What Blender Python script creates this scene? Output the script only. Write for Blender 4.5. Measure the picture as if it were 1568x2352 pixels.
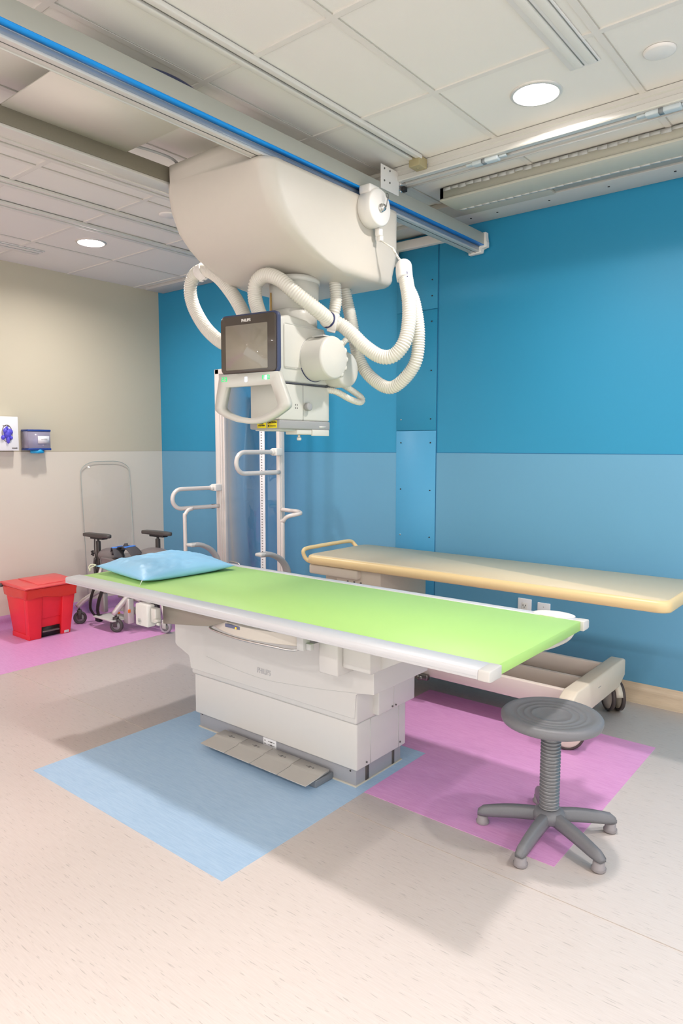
import bpy, bmesh, math, random
from mathutils import Vector, Matrix, noise
random.seed(7)
S = bpy.context.scene
COL = S.collection
for o in list(bpy.data.objects):
    bpy.data.objects.remove(o)
PI = math.pi

# ------------------------------------------------------------------ camera, world, exposure
cam_d = bpy.data.cameras.new('camera'); cam = bpy.data.objects.new('camera', cam_d); COL.objects.link(cam)
CAM_H, CAM_F, PITCH, ROLL, YAW = 1.38, 1600.5, -0.0937549, 0.00048, 0.684441
fwd = Vector((-math.sin(YAW)*math.cos(PITCH), math.cos(YAW)*math.cos(PITCH), math.sin(PITCH)))
rgt = Vector((math.cos(YAW), math.sin(YAW), 0)); upv = rgt.cross(fwd)
r2 = rgt*math.cos(ROLL) + upv*math.sin(ROLL); u2 = -rgt*math.sin(ROLL) + upv*math.cos(ROLL)
M = Matrix((r2, u2, -fwd)).transposed().to_4x4(); M.translation = Vector((0, 0, CAM_H))
cam.matrix_world = M
cam_d.sensor_fit = 'VERTICAL'; cam_d.sensor_height = 36.0; cam_d.lens = CAM_F/2352*36.0
cam_d.clip_start = 0.05
S.camera = cam
S.view_settings.view_transform = 'Standard'; S.view_settings.look = 'None'
S.view_settings.gamma = 1; S.view_settings.use_curve_mapping = False
S.view_settings.exposure = 0.06
w = bpy.data.worlds.new('world'); S.world = w; w.use_nodes = True
w.node_tree.nodes['Background'].inputs[0].default_value = (1, 1, 1, 1)
w.node_tree.nodes['Background'].inputs[1].default_value = 1.7
LAMP_STRENGTH = 390.0
LAMP_COLOR = (1.0, 0.94, 0.925)

# ------------------------------------------------------------------ helpers
def lin(c):
    f = lambda v: v/12.92 if v <= 0.04045 else ((v+0.055)/1.055)**2.4
    return tuple(f(v/255.0) for v in c) + (1,)
MATS = {}
def mat(name, rgb, rough=0.5, metal=0.0, var=0.0, vscale=30.0, bump=0.0, bscale=200.0, spec=0.5, stretch=(1, 1, 1), coat=0.0):
    if name in MATS: return MATS[name]
    m = bpy.data.materials.new(name); m.use_nodes = True
    nt = m.node_tree; b = nt.nodes['Principled BSDF']
    c = lin(rgb); b.inputs['Base Color'].default_value = c
    b.inputs['Roughness'].default_value = rough; b.inputs['Metallic'].default_value = metal
    b.inputs['Specular IOR Level'].default_value = spec
    b.inputs['Coat Weight'].default_value = coat
    tc = nt.nodes.new('ShaderNodeTexCoord'); mp = nt.nodes.new('ShaderNodeMapping')
    mp.inputs['Scale'].default_value = stretch
    nt.links.new(tc.outputs['Object'], mp.inputs[0])
    n = nt.nodes.new('ShaderNodeTexNoise'); n.inputs['Scale'].default_value = vscale; n.inputs['Detail'].default_value = 4
    nt.links.new(mp.outputs[0], n.inputs['Vector'])
    mr = nt.nodes.new('ShaderNodeMapRange')
    v = max(var, 0.012)
    mr.inputs['To Min'].default_value = 1-v; mr.inputs['To Max'].default_value = 1+v
    nt.links.new(n.outputs['Fac'], mr.inputs['Value'])
    mx = nt.nodes.new('ShaderNodeVectorMath'); mx.operation = 'SCALE'
    mx.inputs[0].default_value = c[:3]
    nt.links.new(mr.outputs[0], mx.inputs['Scale'])
    nt.links.new(mx.outputs[0], b.inputs['Base Color'])
    if bump:
        n2 = nt.nodes.new('ShaderNodeTexNoise'); n2.inputs['Scale'].default_value = bscale
        nt.links.new(mp.outputs[0], n2.inputs['Vector'])
        bp = nt.nodes.new('ShaderNodeBump'); bp.inputs['Strength'].default_value = bump; bp.inputs['Distance'].default_value = 0.002
        nt.links.new(n2.outputs['Fac'], bp.inputs['Height']); nt.links.new(bp.outputs[0], b.inputs['Normal'])
    MATS[name] = m
    return m

def streak_mat(name, base, dark, light, rough=0.42, fleck=0.36):
    """linoleum: long fine streaks along X with short darker flecks"""
    m = bpy.data.materials.new(name); m.use_nodes = True
    nt = m.node_tree; b = nt.nodes['Principled BSDF']; b.inputs['Roughness'].default_value = rough
    tc = nt.nodes.new('ShaderNodeTexCoord')
    def noi(sc, scale, det=3):
        mp = nt.nodes.new('ShaderNodeMapping'); mp.inputs['Scale'].default_value = sc
        nt.links.new(tc.outputs['Object'], mp.inputs[0])
        n = nt.nodes.new('ShaderNodeTexNoise'); n.inputs['Scale'].default_value = scale; n.inputs['Detail'].default_value = det
        nt.links.new(mp.outputs[0], n.inputs['Vector']); return n
    def ramp(n, p0, c0, p1, c1):
        r = nt.nodes.new('ShaderNodeValToRGB'); e = r.color_ramp.elements
        e[0].position = p0; e[0].color = c0; e[1].position = p1; e[1].color = c1
        nt.links.new(n.outputs['Fac'], r.inputs[0]); return r
    a = ramp(noi((4, 60, 60), 4.0, 6), 0.32, lin(dark), 0.68, lin(light))
    f = ramp(noi((10, 95, 40), 1.9, 3), 0.615, (0, 0, 0, 1), 0.70, (1, 1, 1, 1))
    g = ramp(noi((1, 1, 1), 1.3, 2), 0.35, (0, 0, 0, 1), 0.65, (1, 1, 1, 1))
    mx0 = nt.nodes.new('ShaderNodeMixRGB'); mx0.inputs[0].default_value = 0.55
    mx0.inputs[1].default_value = lin(base); nt.links.new(a.outputs[0], mx0.inputs[2])
    mx = nt.nodes.new('ShaderNodeMixRGB')
    mu = nt.nodes.new('ShaderNodeMath'); mu.operation = 'MULTIPLY'; mu.inputs[1].default_value = fleck
    nt.links.new(f.outputs[0], mu.inputs[0]); nt.links.new(mu.outputs[0], mx.inputs[0])
    nt.links.new(mx0.outputs[0], mx.inputs[1])
    mx.inputs[2].default_value = lin(tuple(int(v*0.78) for v in dark))
    nt.links.new(mx.outputs[0], b.inputs['Base Color'])
    MATS[name] = m; return m

def emis(name, rgb, strength):
    m = bpy.data.materials.new(name); m.use_nodes = True
    b = m.node_tree.nodes['Principled BSDF']
    b.inputs['Base Color'].default_value = lin(rgb)
    b.inputs['Emission Color'].default_value = lin(rgb); b.inputs['Emission Strength'].default_value = strength
    MATS[name] = m; return m
def clear_mat(name, rgb=(240, 245, 245), alpha=0.15, rough=0.03):
    m = bpy.data.materials.new(name); m.use_nodes = True
    nt = m.node_tree; b = nt.nodes['Principled BSDF']
    b.inputs['Base Color'].default_value = lin(rgb); b.inputs['Roughness'].default_value = rough
    b.inputs['Alpha'].default_value = alpha
    MATS[name] = m; return m

def acrylic(name, tint, ior=1.5, const=None):
    m = bpy.data.materials.new(name); m.use_nodes = True; nt = m.node_tree
    nt.nodes.remove(nt.nodes['Principled BSDF']); out = nt.nodes['Material Output']
    tr = nt.nodes.new('ShaderNodeBsdfTransparent'); tr.inputs[0].default_value = lin(tint)
    gl = nt.nodes.new('ShaderNodeBsdfGlossy'); gl.inputs['Roughness'].default_value = 0.02
    fr = nt.nodes.new('ShaderNodeFresnel'); fr.inputs[0].default_value = ior
    mx = nt.nodes.new('ShaderNodeMixShader')
    ge = nt.nodes.new('ShaderNodeNewGeometry'); su = nt.nodes.new('ShaderNodeMath'); su.operation = 'SUBTRACT'; su.inputs[0].default_value = 1
    mu = nt.nodes.new('ShaderNodeMath'); mu.operation = 'MULTIPLY'
    nt.links.new(ge.outputs['Backfacing'], su.inputs[1]); nt.links.new(fr.outputs[0], mu.inputs[0]); nt.links.new(su.outputs[0], mu.inputs[1])
    if const is None: nt.links.new(mu.outputs[0], mx.inputs[0])
    else: mx.inputs[0].default_value = const
    nt.links.new(tr.outputs[0], mx.inputs[1]); nt.links.new(gl.outputs[0], mx.inputs[2])
    nt.links.new(mx.outputs[0], out.inputs[0]); MATS[name] = m; return m

class B:
    """collects shapes into one bmesh"""
    def __init__(s): s.bm = bmesh.new(); s.mi = 0
    def _fin(s, vs, xf):
        if xf is not None:
            for v in vs: v.co = xf @ v.co
    def _bev(s, geom_edges, b, seg):
        return bmesh.ops.bevel(s.bm, geom=geom_edges, offset=b, segments=seg, affect='EDGES', profile=0.5)
    def box(s, x0, x1, y0, y1, z0, z1, b=0.0, seg=2, xf=None, axis=None):
        t = bmesh.new()
        vs = [t.verts.new((x, y, z)) for x in (x0, x1) for y in (y0, y1) for z in (z0, z1)]
        for f in ((0, 1, 3, 2), (4, 6, 7, 5), (0, 4, 5, 1), (2, 3, 7, 6), (0, 2, 6, 4), (1, 5, 7, 3)):
            t.faces.new([vs[i] for i in f])
        if b > 0:
            es = t.edges[:]
            if axis is not None:
                es = [e for e in es if abs((e.verts[0].co-e.verts[1].co).normalized()[axis]) > 0.9]
            bmesh.ops.bevel(t, geom=es, offset=b, segments=seg, affect='EDGES', profile=0.5)
        s.join(t, xf); return s
    def join(s, t, xf=None):
        if xf is not None: bmesh.ops.transform(t, matrix=xf, verts=t.verts[:])
        bmesh.ops.recalc_face_normals(t, faces=t.faces[:])
        mp = {v: s.bm.verts.new(v.co) for v in t.verts}
        for f in t.faces:
            try:
                nf = s.bm.faces.new([mp[v] for v in f.verts]); nf.material_index = s.mi
            except ValueError: pass
        t.free()
    def lathe(s, prof, seg=32, xf=None, cap=True):
        """prof: list of (r, z); about local z"""
        t = bmesh.new(); rings = []
        for r, z in prof:
            if r < 1e-6: rings.append([t.verts.new((0, 0, z))])
            else: rings.append([t.verts.new((r*math.cos(2*PI*i/seg), r*math.sin(2*PI*i/seg), z)) for i in range(seg)])
        for a, c in zip(rings, rings[1:]):
            for i in range(seg):
                j = (i+1) % seg
                if len(a) == 1 and len(c) == 1: continue
                if len(a) == 1: t.faces.new((a[0], c[i], c[j]))
                elif len(c) == 1: t.faces.new((a[i], a[j], c[0]))
                else: t.faces.new((a[i], a[j], c[j], c[i]))
        if cap:
            for r in (rings[0], rings[-1]):
                if len(r) > 2: t.faces.new(r)
        s.join(t, xf); return s
    def cyl(s, p0, p1, r, seg=20, b=0.0, r1=None):
        p0 = Vector(p0); p1 = Vector(p1); d = p1-p0; L = d.length
        r1 = r if r1 is None else r1
        if b > 0: prof = [(0, 0), (r-b, 0), (r-b*0.3, b*0.3), (r, b), (r1, L-b), (r1-b*0.3, L-b*0.3), (r1-b, L), (0, L)]
        else: prof = [(r, 0), (r1, L)]
        q = d.to_track_quat('Z', 'Y').to_matrix().to_4x4(); q.translation = p0
        return s.lathe(prof, seg, q)
    def tube(s, pts, r, seg=12, closed=False, rad=None, cap=True, flat=None):
        """sweep a circle (or ellipse: flat=(ry scale)) along pts"""
        pts = [Vector(p) for p in pts]; n = len(pts); t = bmesh.new(); rings = []
        tan = []
        for i in range(n):
            a = pts[(i-1) % n] if (closed or i > 0) else pts[i]
            c = pts[(i+1) % n] if (closed or i < n-1) else pts[i]
            tan.append((c-a).normalized())
        u = tan[0].orthogonal().normalized()
        if flat is not None:
            ref = Vector(flat[0]); u = (ref - tan[0]*ref.dot(tan[0])).normalized()
        for i in range(n):
            if flat is not None:
                ref = Vector(flat[0]); u = (ref - tan[i]*ref.dot(tan[i])).normalized()
            else:
                u = (u - tan[i]*u.dot(tan[i])).normalized()
            v = tan[i].cross(u)
            rr = rad[i] if rad else r
            fa, fb = (1, 1) if flat is None else (flat[1], flat[2])
            rings.append([t.verts.new(pts[i] + u*rr*fa*math.cos(2*PI*k/seg) + v*rr*fb*math.sin(2*PI*k/seg)) for k in range(seg)])
        m = n if closed else n-1
        for i in range(m):
            a, c = rings[i], rings[(i+1) % n]
            for k in range(seg):
                l = (k+1) % seg
                t.faces.new((a[k], a[l], c[l], c[k]))
        if cap and not closed:
            t.faces.new(rings[0]); t.faces.new(rings[-1])
        s.join(t); return s
    def prism(s, poly, a0, a1, axis='x', b=0.0, seg=2, xf=None, sel=None):
        """extrude 2D polygon along axis. poly coords: the two other axes in order"""
        t = bmesh.new()
        def mk(p, a):
            return {'x': (a, p[0], p[1]), 'y': (p[0], a, p[1]), 'z': (p[0], p[1], a)}[axis]
        A = [t.verts.new(mk(p, a0)) for p in poly]; Z = [t.verts.new(mk(p, a1)) for p in poly]
        t.faces.new(A); t.faces.new(Z); n = len(poly)
        for i in range(n): t.faces.new((A[i], A[(i+1) % n], Z[(i+1) % n], Z[i]))
        if b > 0: bmesh.ops.bevel(t, geom=t.edges[:], offset=b, segments=seg, affect='EDGES', profile=0.5)
        s.join(t, xf); return s
    def done(s, name, m, parent=None, smooth=True, ang=32):
        bm = s.bm
        if smooth:
            for f in bm.faces: f.smooth = True
            for e in bm.edges:
                if len(e.link_faces) == 2:
                    if e.calc_face_angle(0) > math.radians(ang): e.smooth = False
        me = bpy.data.meshes.new(name); bm.to_mesh(me); bm.free()
        for mm in (m if isinstance(m, (list, tuple)) else [m]): me.materials.append(mm)
        o = bpy.data.objects.new(name, me); COL.objects.link(o)
        if parent is not None: put(o, parent)
        return o
WM = {}
def put(o, parent):
    o.parent = parent
    o.matrix_parent_inverse = WM.get(parent.name, Matrix.Identity(4)).inverted()
def thing(name, label, cat, loc, group=None):
    o = bpy.data.objects.new(name, None); COL.objects.link(o)
    o.location = loc; o.empty_display_size = 0.1
    WM[o.name] = Matrix.Translation(Vector(loc))
    tag(o, label, cat, group); return o
def tag(o, label, cat, group=None, kind=None):
    o['label'] = label; o['category'] = cat
    if group: o['group'] = group
    if kind: o['kind'] = kind
    return o
def struct(o): o['kind'] = 'structure'; return o
def T(x, y, z): return Matrix.Translation((x, y, z))
def RX(a): return Matrix.Rotation(a, 4, 'X')
def RY(a): return Matrix.Rotation(a, 4, 'Y')
def RZ(a): return Matrix.Rotation(a, 4, 'Z')
def smoothpath(pts, step=0.01, closed=False):
    """Catmull-Rom through pts, resampled at even step"""
    P = [Vector(p) for p in pts]; n = len(P); out = []
    rng = range(n if closed else n-1)
    for i in rng:
        p0 = P[(i-1) % n] if (closed or i > 0) else P[0]*2-P[1]
        p1 = P[i]; p2 = P[(i+1) % n]
        p3 = P[(i+2) % n] if (closed or i < n-2) else P[-1]*2-P[-2]
        for k in range(24):
            t = k/24.0
            out.append(0.5*((2*p1)+(p2-p0)*t+(2*p0-5*p1+4*p2-p3)*t*t+(3*p1-p0-3*p2+p3)*t**3))
    out.append(P[0] if closed else P[-1])
    L = [0]
    for a, b in zip(out, out[1:]): L.append(L[-1]+(b-a).length)
    N = max(2, int(round(L[-1]/step))); res = []; j = 0
    for i in range(N+1 - (1 if closed else 0)):
        d = L[-1]*i/N
        while j < len(L)-2 and L[j+1] < d: j += 1
        f = 0 if L[j+1] == L[j] else (d-L[j])/(L[j+1]-L[j])
        res.append(out[j].lerp(out[j+1], f))
    return res
def hose(pts, r, pitch=0.0115, amp=0.0022):
    b = B(); P = smoothpath(pts, pitch/4)
    rad = [r + amp*math.sin(i*PI/2+0.3) for i in range(len(P))]
    b.tube(P, r, seg=20, rad=rad); return b
def text_mesh(txt, size, ext=0.0008, bold=0.0):
    cu = bpy.data.curves.new('txt', 'FONT'); cu.body = txt; cu.size = size; cu.extrude = ext
    cu.align_x = 'CENTER'; cu.align_y = 'CENTER'; cu.offset = bold
    o = bpy.data.objects.new('txt', cu); COL.objects.link(o)
    dg = bpy.context.evaluated_depsgraph_get(); dg.update()
    me = bpy.data.meshes.new_from_object(o.evaluated_get(dg))
    bpy.data.objects.remove(o); bpy.data.curves.remove(cu)
    return me
def text(name, txt, size, xf, m, parent, bold=0.0, sx=1.0):
    me = text_mesh(txt, size, bold=bold); me.name = name
    me.transform(xf @ Matrix.Diagonal((sx, 1, 1, 1))); me.materials.clear(); me.materials.append(m)
    o = bpy.data.objects.new(name, me); COL.objects.link(o); put(o, parent); return o
def frame(org, x, y, z):
    m = Matrix((Vector(x), Vector(y), Vector(z))).transposed().to_4x4(); m.translation = Vector(org); return m
def facing_y(x, y, z): return frame((x, y, z), (1, 0, 0), (0, 0, 1), (0, -1, 0))   # text plane facing -y
def facing_x(x, y, z): return frame((x, y, z), (0, 1, 0), (0, 0, 1), (1, 0, 0))    # text plane facing +x
def rrect(w, h, r, n=5, cx=0, cy=0):
    out = []
    for sx, sy, a0 in ((1, 1, 0), (-1, 1, 90), (-1, -1, 180), (1, -1, 270)):
        for k in range(n+1):
            a = math.radians(a0+90*k/n)
            out.append((cx+sx*(w/2-r)+r*math.cos(a), cy+sy*(h/2-r)+r*math.sin(a)))
    return out

# ------------------------------------------------------------------ materials
CEIL = mat('ceiling_tile_white', (229, 226, 218), 0.85, var=0.01, vscale=3, bump=0.15, bscale=350)
GRID = mat('ceiling_grid_white', (222, 218, 210), 0.6)
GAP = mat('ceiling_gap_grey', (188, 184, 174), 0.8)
WBLUE = mat('wall_panel_blue', (36, 143, 184), 0.5, var=0.02, vscale=2, bump=0.05, bscale=300)
WBLUE2 = mat('wall_sheet_blue_sheen', (98, 159, 192), 0.42, var=0.02, vscale=2, bump=0.05, bscale=300)  # paler lower sheet, with its sheen partly put into the base colour
WBLUE3 = mat('cover_panel_blue', (76, 160, 204), 0.45, var=0.02, vscale=2)
WBEIGE = mat('wall_beige', (202, 193, 170), 0.6, var=0.012, vscale=2, bump=0.05, bscale=300)
WBEIGE2 = mat('wall_sheet_beige_lit', (222, 213, 197), 0.5, var=0.012, vscale=2)  # lower sheet lightened: brighter light low on the wall put into its colour
WWHITE = mat('wall_white', (225, 220, 210), 0.7)
FLOOR = streak_mat('floor_linoleum_cream', (238, 226, 219), (231, 218, 210), (243, 232, 225), fleck=0.5)
PURPLE = streak_mat('floor_linoleum_purple', (218, 157, 209), (207, 140, 197), (228, 170, 219), fleck=0.12)
PURPLE2 = PURPLE
LBLUE = streak_mat('floor_linoleum_light_blue', (166, 196, 224), (152, 184, 216), (180, 206, 230), fleck=0.12)
COVE = streak_mat('cove_linoleum_beige', (206, 186, 160), (196, 176, 150), (216, 197, 172), fleck=0.15)
WHITE = mat('enamel_white', (213, 210, 205), 0.35, var=0.01, bump=0.03, bscale=600)
WHITE2 = mat('plastic_white', (232, 228, 222), 0.4)
CREAM = mat('housing_cream', (208, 201, 189), 0.42, var=0.01, bump=0.03, bscale=500)
HEADW = mat('head_cream_grey', (210, 208, 199), 0.35, var=0.01)
HOSE = mat('hose_ivory', (226, 222, 210), 0.22, var=0.01)
BEAMG = mat('beam_grey_green', (172, 172, 162), 0.4, var=0.01, stretch=(1, .05, 1))
BEAMD = mat('beam_dark_anodised', (128, 122, 106), 0.55, var=0.05, vscale=150)
BLUES = mat('blue_stripe', (8, 152, 240), 0.45)
GROOVE = mat('beam_groove_grey_blue', (146, 156, 168), 0.25, 0.3)
ALU = mat('brushed_aluminium', (212, 212, 214), 0.45, 0.2, var=0.03, vscale=8, stretch=(1, 40, 40))
ALUS = mat('aluminium_satin', (214, 211, 204), 0.4, 0.25)
STEEL = mat('steel_bright', (205, 203, 200), 0.22, 0.85)
STEELD = mat('steel_dark', (110, 108, 104), 0.35, 0.8)
GREEN = mat('mattress_green', (172, 216, 124), 0.5, var=0.01, vscale=5)
PLINTH = mat('plinth_grey', (158, 158, 162), 0.45)
DGREY = mat('dark_grey_plastic', (70, 66, 64), 0.4)
BLACK = mat('black_rubber', (30, 29, 31), 0.5)
NAVY = mat('gap_navy', (40, 46, 92), 0.5)
BEZEL = mat('bezel_dark_brown', (74, 66, 58), 0.28, coat=0.3)
GLASS = mat('screen_glass_reflection', (148, 141, 126), 0.06, spec=0.9)  # warm grey base colour stands in for the reflection on the glass
PILLOW = mat('pillow_light_blue', (150, 206, 240), 0.42, var=0.02, vscale=6, bump=0.25, bscale=40)
STOOL = mat('stool_grey_plastic', (118, 118, 122), 0.3, bump=0.25, bscale=900, var=0.05, vscale=200)
STOOLC = mat('stool_foot_grey', (150, 144, 146), 0.5)
RED = mat('bin_red', (232, 40, 52), 0.42, bump=0.1, bscale=400, var=0.02)
REDBAG = mat('bag_red_film', (214, 52, 44), 0.22, bump=0.3, bscale=30)
REDLID = mat('lid_red', (226, 84, 84), 0.35)
TAN = mat('stretcher_edge_tan', (226, 200, 148), 0.35)
TANTOP = mat('stretcher_top_tan', (206, 194, 166), 0.5, var=0.02, vscale=5)
STRB = mat('stretcher_frame_cream', (216, 206, 188), 0.45)
GREYL = mat('light_grey_trim', (200, 200, 196), 0.5)
GREYM = mat('mid_grey_plastic', (160, 160, 160), 0.45)
YELLOW = mat('label_yellow', (240, 220, 20), 0.5)
PURG = mat('glove_purple_blue', (92, 84, 214), 0.45, var=0.08, vscale=20, bump=0.4, bscale=60)
STRAPB = mat('strap_blue', (70, 130, 220), 0.5)
STRAPG = mat('strap_charcoal', (72, 70, 74), 0.7, bump=0.3, bscale=500)
UPHOL = mat('seat_grey_vinyl', (120, 112, 112), 0.45)
ACRYL = acrylic('clear_acrylic_blue', (244, 246, 252), 1.7)
ACRYL2 = acrylic('clear_acrylic', (254, 254, 254), const=0.025)
ACRE = mat('acrylic_edge', (170, 178, 170), 0.3)
DISPB = clear_mat('dispenser_tinted_plastic', (196, 190, 212), 0.5, 0.1)
DISPD = mat('dispenser_navy', (34, 66, 140), 0.35)
CYAN = mat('dispenser_cyan', (30, 160, 214), 0.4)
PAPER = mat('paper_white', (238, 238, 240), 0.6)
PRINT = mat('print_grey', (120, 118, 116), 0.6)
PRINTD = mat('print_black', (40, 38, 38), 0.6)
LENS = emis('lamp_lens', (255, 246, 240), LAMP_STRENGTH)
LENS.node_tree.nodes['Principled BSDF'].inputs['Emission Color'].default_value = LAMP_COLOR + (1,)
LEDG = emis('led_green', (0, 210, 115), 1.0)
LEDW = emis('led_white', (206, 206, 255), 2.2)
AMBER = mat('amber_stripe', (206, 164, 78), 0.5)
TANM = mat('tan_metal_block', (168, 156, 118), 0.5)

# ------------------------------------------------------------------ room
XW, YW, ZC = -5.279, 3.891, 2.743
XR, YF = 3.2, -3.4
b = B(); b.box(XW-.1, XR+.1, YF-.1, YW+.1, -.12, 0); struct(b.done('floor', FLOOR))
XL = (-4.36, -2.787, -1.214, .359, 1.93); YL = (2.68, -.9)
c0 = B(); c0.box(XW-.1, XR+.1, YF-.1, YW+.1, ZC+.002, ZC+.12); slab = c0.done('slab', CEIL, smooth=False)
c1 = B()
for x in XL:
    for y in YL: c1.cyl((x, y, ZC-.05), (x, y, ZC+.06), .084, 48)
cutr = c1.done('cut', CEIL); md = slab.modifiers.new('cut', 'BOOLEAN'); md.operation = 'DIFFERENCE'; md.solver = 'EXACT'; md.object = cutr
dg = bpy.context.evaluated_depsgraph_get(); dg.update()
sme = bpy.data.meshes.new_from_object(slab.evaluated_get(dg))
bpy.data.objects.remove(slab); bpy.data.objects.remove(cutr)
b = B(); b.bm.from_mesh(sme); b.mi = 1
gx = [-1.518+.6275*k for k in range(-6, 7)]; gy = [2.422+.6125*k for k in range(-8, 3)]
for x in gx:
    if XW < x < XR: b.box(x-.012, x+.012, YF, YW, ZC-.003, ZC+.004)
for y in gy:
    if YF < y < YW: b.box(XW, XR, y-.012, y+.012, ZC-.0029, ZC+.004)
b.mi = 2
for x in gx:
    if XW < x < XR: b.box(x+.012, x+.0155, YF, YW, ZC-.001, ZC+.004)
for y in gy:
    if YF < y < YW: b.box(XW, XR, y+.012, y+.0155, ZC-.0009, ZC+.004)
struct(b.done('ceiling', [CEIL, GRID, GAP], smooth=False))
# blue back wall: upper sheet, proud lower sheet
b = B(); b.box(XW-.1, XR+.1, YW, YW+.1, 0, ZC+.05)
b.mi = 1
b.box(XW, -2.695, YW-.003, YW+.01, .09, 1.338); b.box(-2.383, XR, YW-.003, YW+.01, .09, 1.338)
struct(b.done('wall_back', [WBLUE, WBLUE2], smooth=False))
b = B(); b.box(XW-.1, XW, YF-.1, YW, 0, ZC+.05); b.mi = 1
b.box(XW-.01, XW+.003, YF, YW, .09, 1.338)
struct(b.done('wall_left', [WBEIGE, WBEIGE2], smooth=False))
# dark joint lines of the blue wall
b = B()
b.box(-2.3845, -2.381, YW-.0045, YW+.01, .1, ZC-.02)
b.box(XW, -2.7, YW-.0035, YW+.01, 1.338, 1.3415); b.box(-2.38, XR, YW-.0035, YW+.01, 1.338, 1.3415)
struct(b.done('trim_1', mat('joint_blue', (28, 108, 154), 0.6), smooth=False))
b = B(); b.box(XW-.01, XW+.0035, YF, YW, 1.338, 1.341)
struct(b.done('trim_2', mat('joint_beige', (172, 160, 138), 0.6), smooth=False))
# coved bases
def cove_poly(a, s, h=.098, r=.05):
    P = [(a, -.01), (a, h), (a-s*.006, h)]
    for k in range(7):
        t = k/6*PI/2
        P.append((a-s*(.006+r*(1-math.cos(t))), .001+r*(1-math.sin(t))))
    P.append((a-s*(.006+r), -.01)); return P
b = B(); b.prism(cove_poly(YW-.0, 1), XW, XR, 'x'); struct(b.done('baseboard_back', COVE, ang=50))
b = B()
b.prism([(p[0], p[1]) for p in cove_poly(XW, -1)], YF, YW, 'y'); struct(b.done('baseboard_left', PURPLE2, ang=50))
# floor inlays
def inlay(n, x0, x1, y0, y1, m):
    b = B(); b.box(x0, x1, y0, y1, -.004, .0012); struct(b.done('trim_%d' % n, m, smooth=False))
inlay(3, XW, -4.205, YF, YW-.02, PURPLE2)
b = B(); b.box(-2.83, -1.622, 1.386, 2.588, -.004, .0012); struct(b.done('trim_4', LBLUE, smooth=False))
b = B(); b.box(-1.6215, -.834, 2.131, 3.308, -.004, .0012); b.box(-2.05, -1.6215, 2.5885, 3.308, -.004, .0012)
struct(b.done('trim_5', PURPLE, smooth=False))
b = B(); b.box(-1.622, XR, 1.976, 1.979, -.002, .0006); b.box(-4.2, -2.835, 1.95, 1.9525, -.002, .0006)
struct(b.done('trim_6', mat('floor_seam', (186, 172, 162), 0.6), smooth=False))

# ceiling angle strip along the blue wall with screws
b = B(); b.box(-5.2, XR, 3.70, YW-.004, ZC-.022, ZC+.002, .003)
for k in range(26):
    pass
b.mi = 1
for x in (-2.10, -1.93, -1.62, -1.3, -.98, -.66):
    b.cyl((x, 3.78, ZC-.024), (x, 3.78, ZC-.02), .006, 8)
t1 = b.done('trim_7', [GREYL, PRINTD]); struct(t1)
# short white rail against the wall
b = B(); b.box(-3.1, -2.27, 3.845, 3.888, 2.645, 2.70, .004)
tag(b.done('wall_rail', WHITE2), 'short white metal rail high on the blue wall behind the gantry beam', 'rail')

# cover panels on the blue wall
for i, (z0, z1, lab, zs) in enumerate(((.12, 1.482, 'tall blue cover panel with screws, lowest of the column on the blue wall', (1.405, 1.095, .787)),
                          (1.486, 2.25, 'blue cover panel, middle of the screwed column behind the hoses', (1.558, 1.867, 2.176)),
                          (2.254, 2.70, 'blue cover panel, topmost of the screwed column near the ceiling', (2.335, 2.435)))):
    b = B(); b.box(-2.695, -2.386, YW-.007, YW-.002, z0, z1, .0015, 1)
    p = b.done('cover_panel', WBLUE3 if i == 0 else WBLUE); tag(p, lab, 'panel', 'screwed cover panels on the blue wall')
    for z in zs:
        for x in (-2.656, -2.425):
            b = B(); b.cyl((x, YW-.0065, z), (x, YW-.0105, z), .0045, 10)
            put(b.done('screw', STEEL if (x < -2.5 and z in (.787, 1.558)) else PRINTD), p)

# outlets
def outlet(x0, x1, z0, z1, lab, sock):
    b = B(); b.box(x0, x1, YW-.012, YW-.003, z0, z1, .003)
    p = b.done('wall_outlet', PAPER); tag(p, lab, 'outlet')
    b = B(); cx = (x0+x1)/2; cz = (z0+z1)/2
    if sock:
        b.box(cx-.02, cx+.02, YW-.0145, YW-.011, cz-.034, cz+.034, .002)
        o = b.done('socket', WHITE2, p)
        b = B()
        for dz in (-.018, .018):
            for dx in (-.008, .008): b.box(cx+dx-.0015, cx+dx+.0015, YW-.0155, YW-.0142, cz+dz-.004, cz+dz+.006)
            b.cyl((cx, YW-.0142, cz+dz-.01), (cx, YW-.0155, cz+dz-.01), .003, 8)
        put(b.done('slot', PRINTD), p)
    else:
        b.cyl((cx, YW-.011, cz+.035), (cx, YW-.0135, cz+.035), .003, 8); put(b.done('screw', STEEL), p)
        b = B(); b.cyl((cx, YW-.011, cz-.035), (cx, YW-.0135, cz-.035), .003, 8); put(b.done('screw', STEEL), p)
outlet(-1.792, -1.706, .355, .472, 'white double power outlet on the blue wall below the stretcher', True)
outlet(-1.668, -1.59, .345, .462, 'blank white wall plate right of the power outlet', False)

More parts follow.
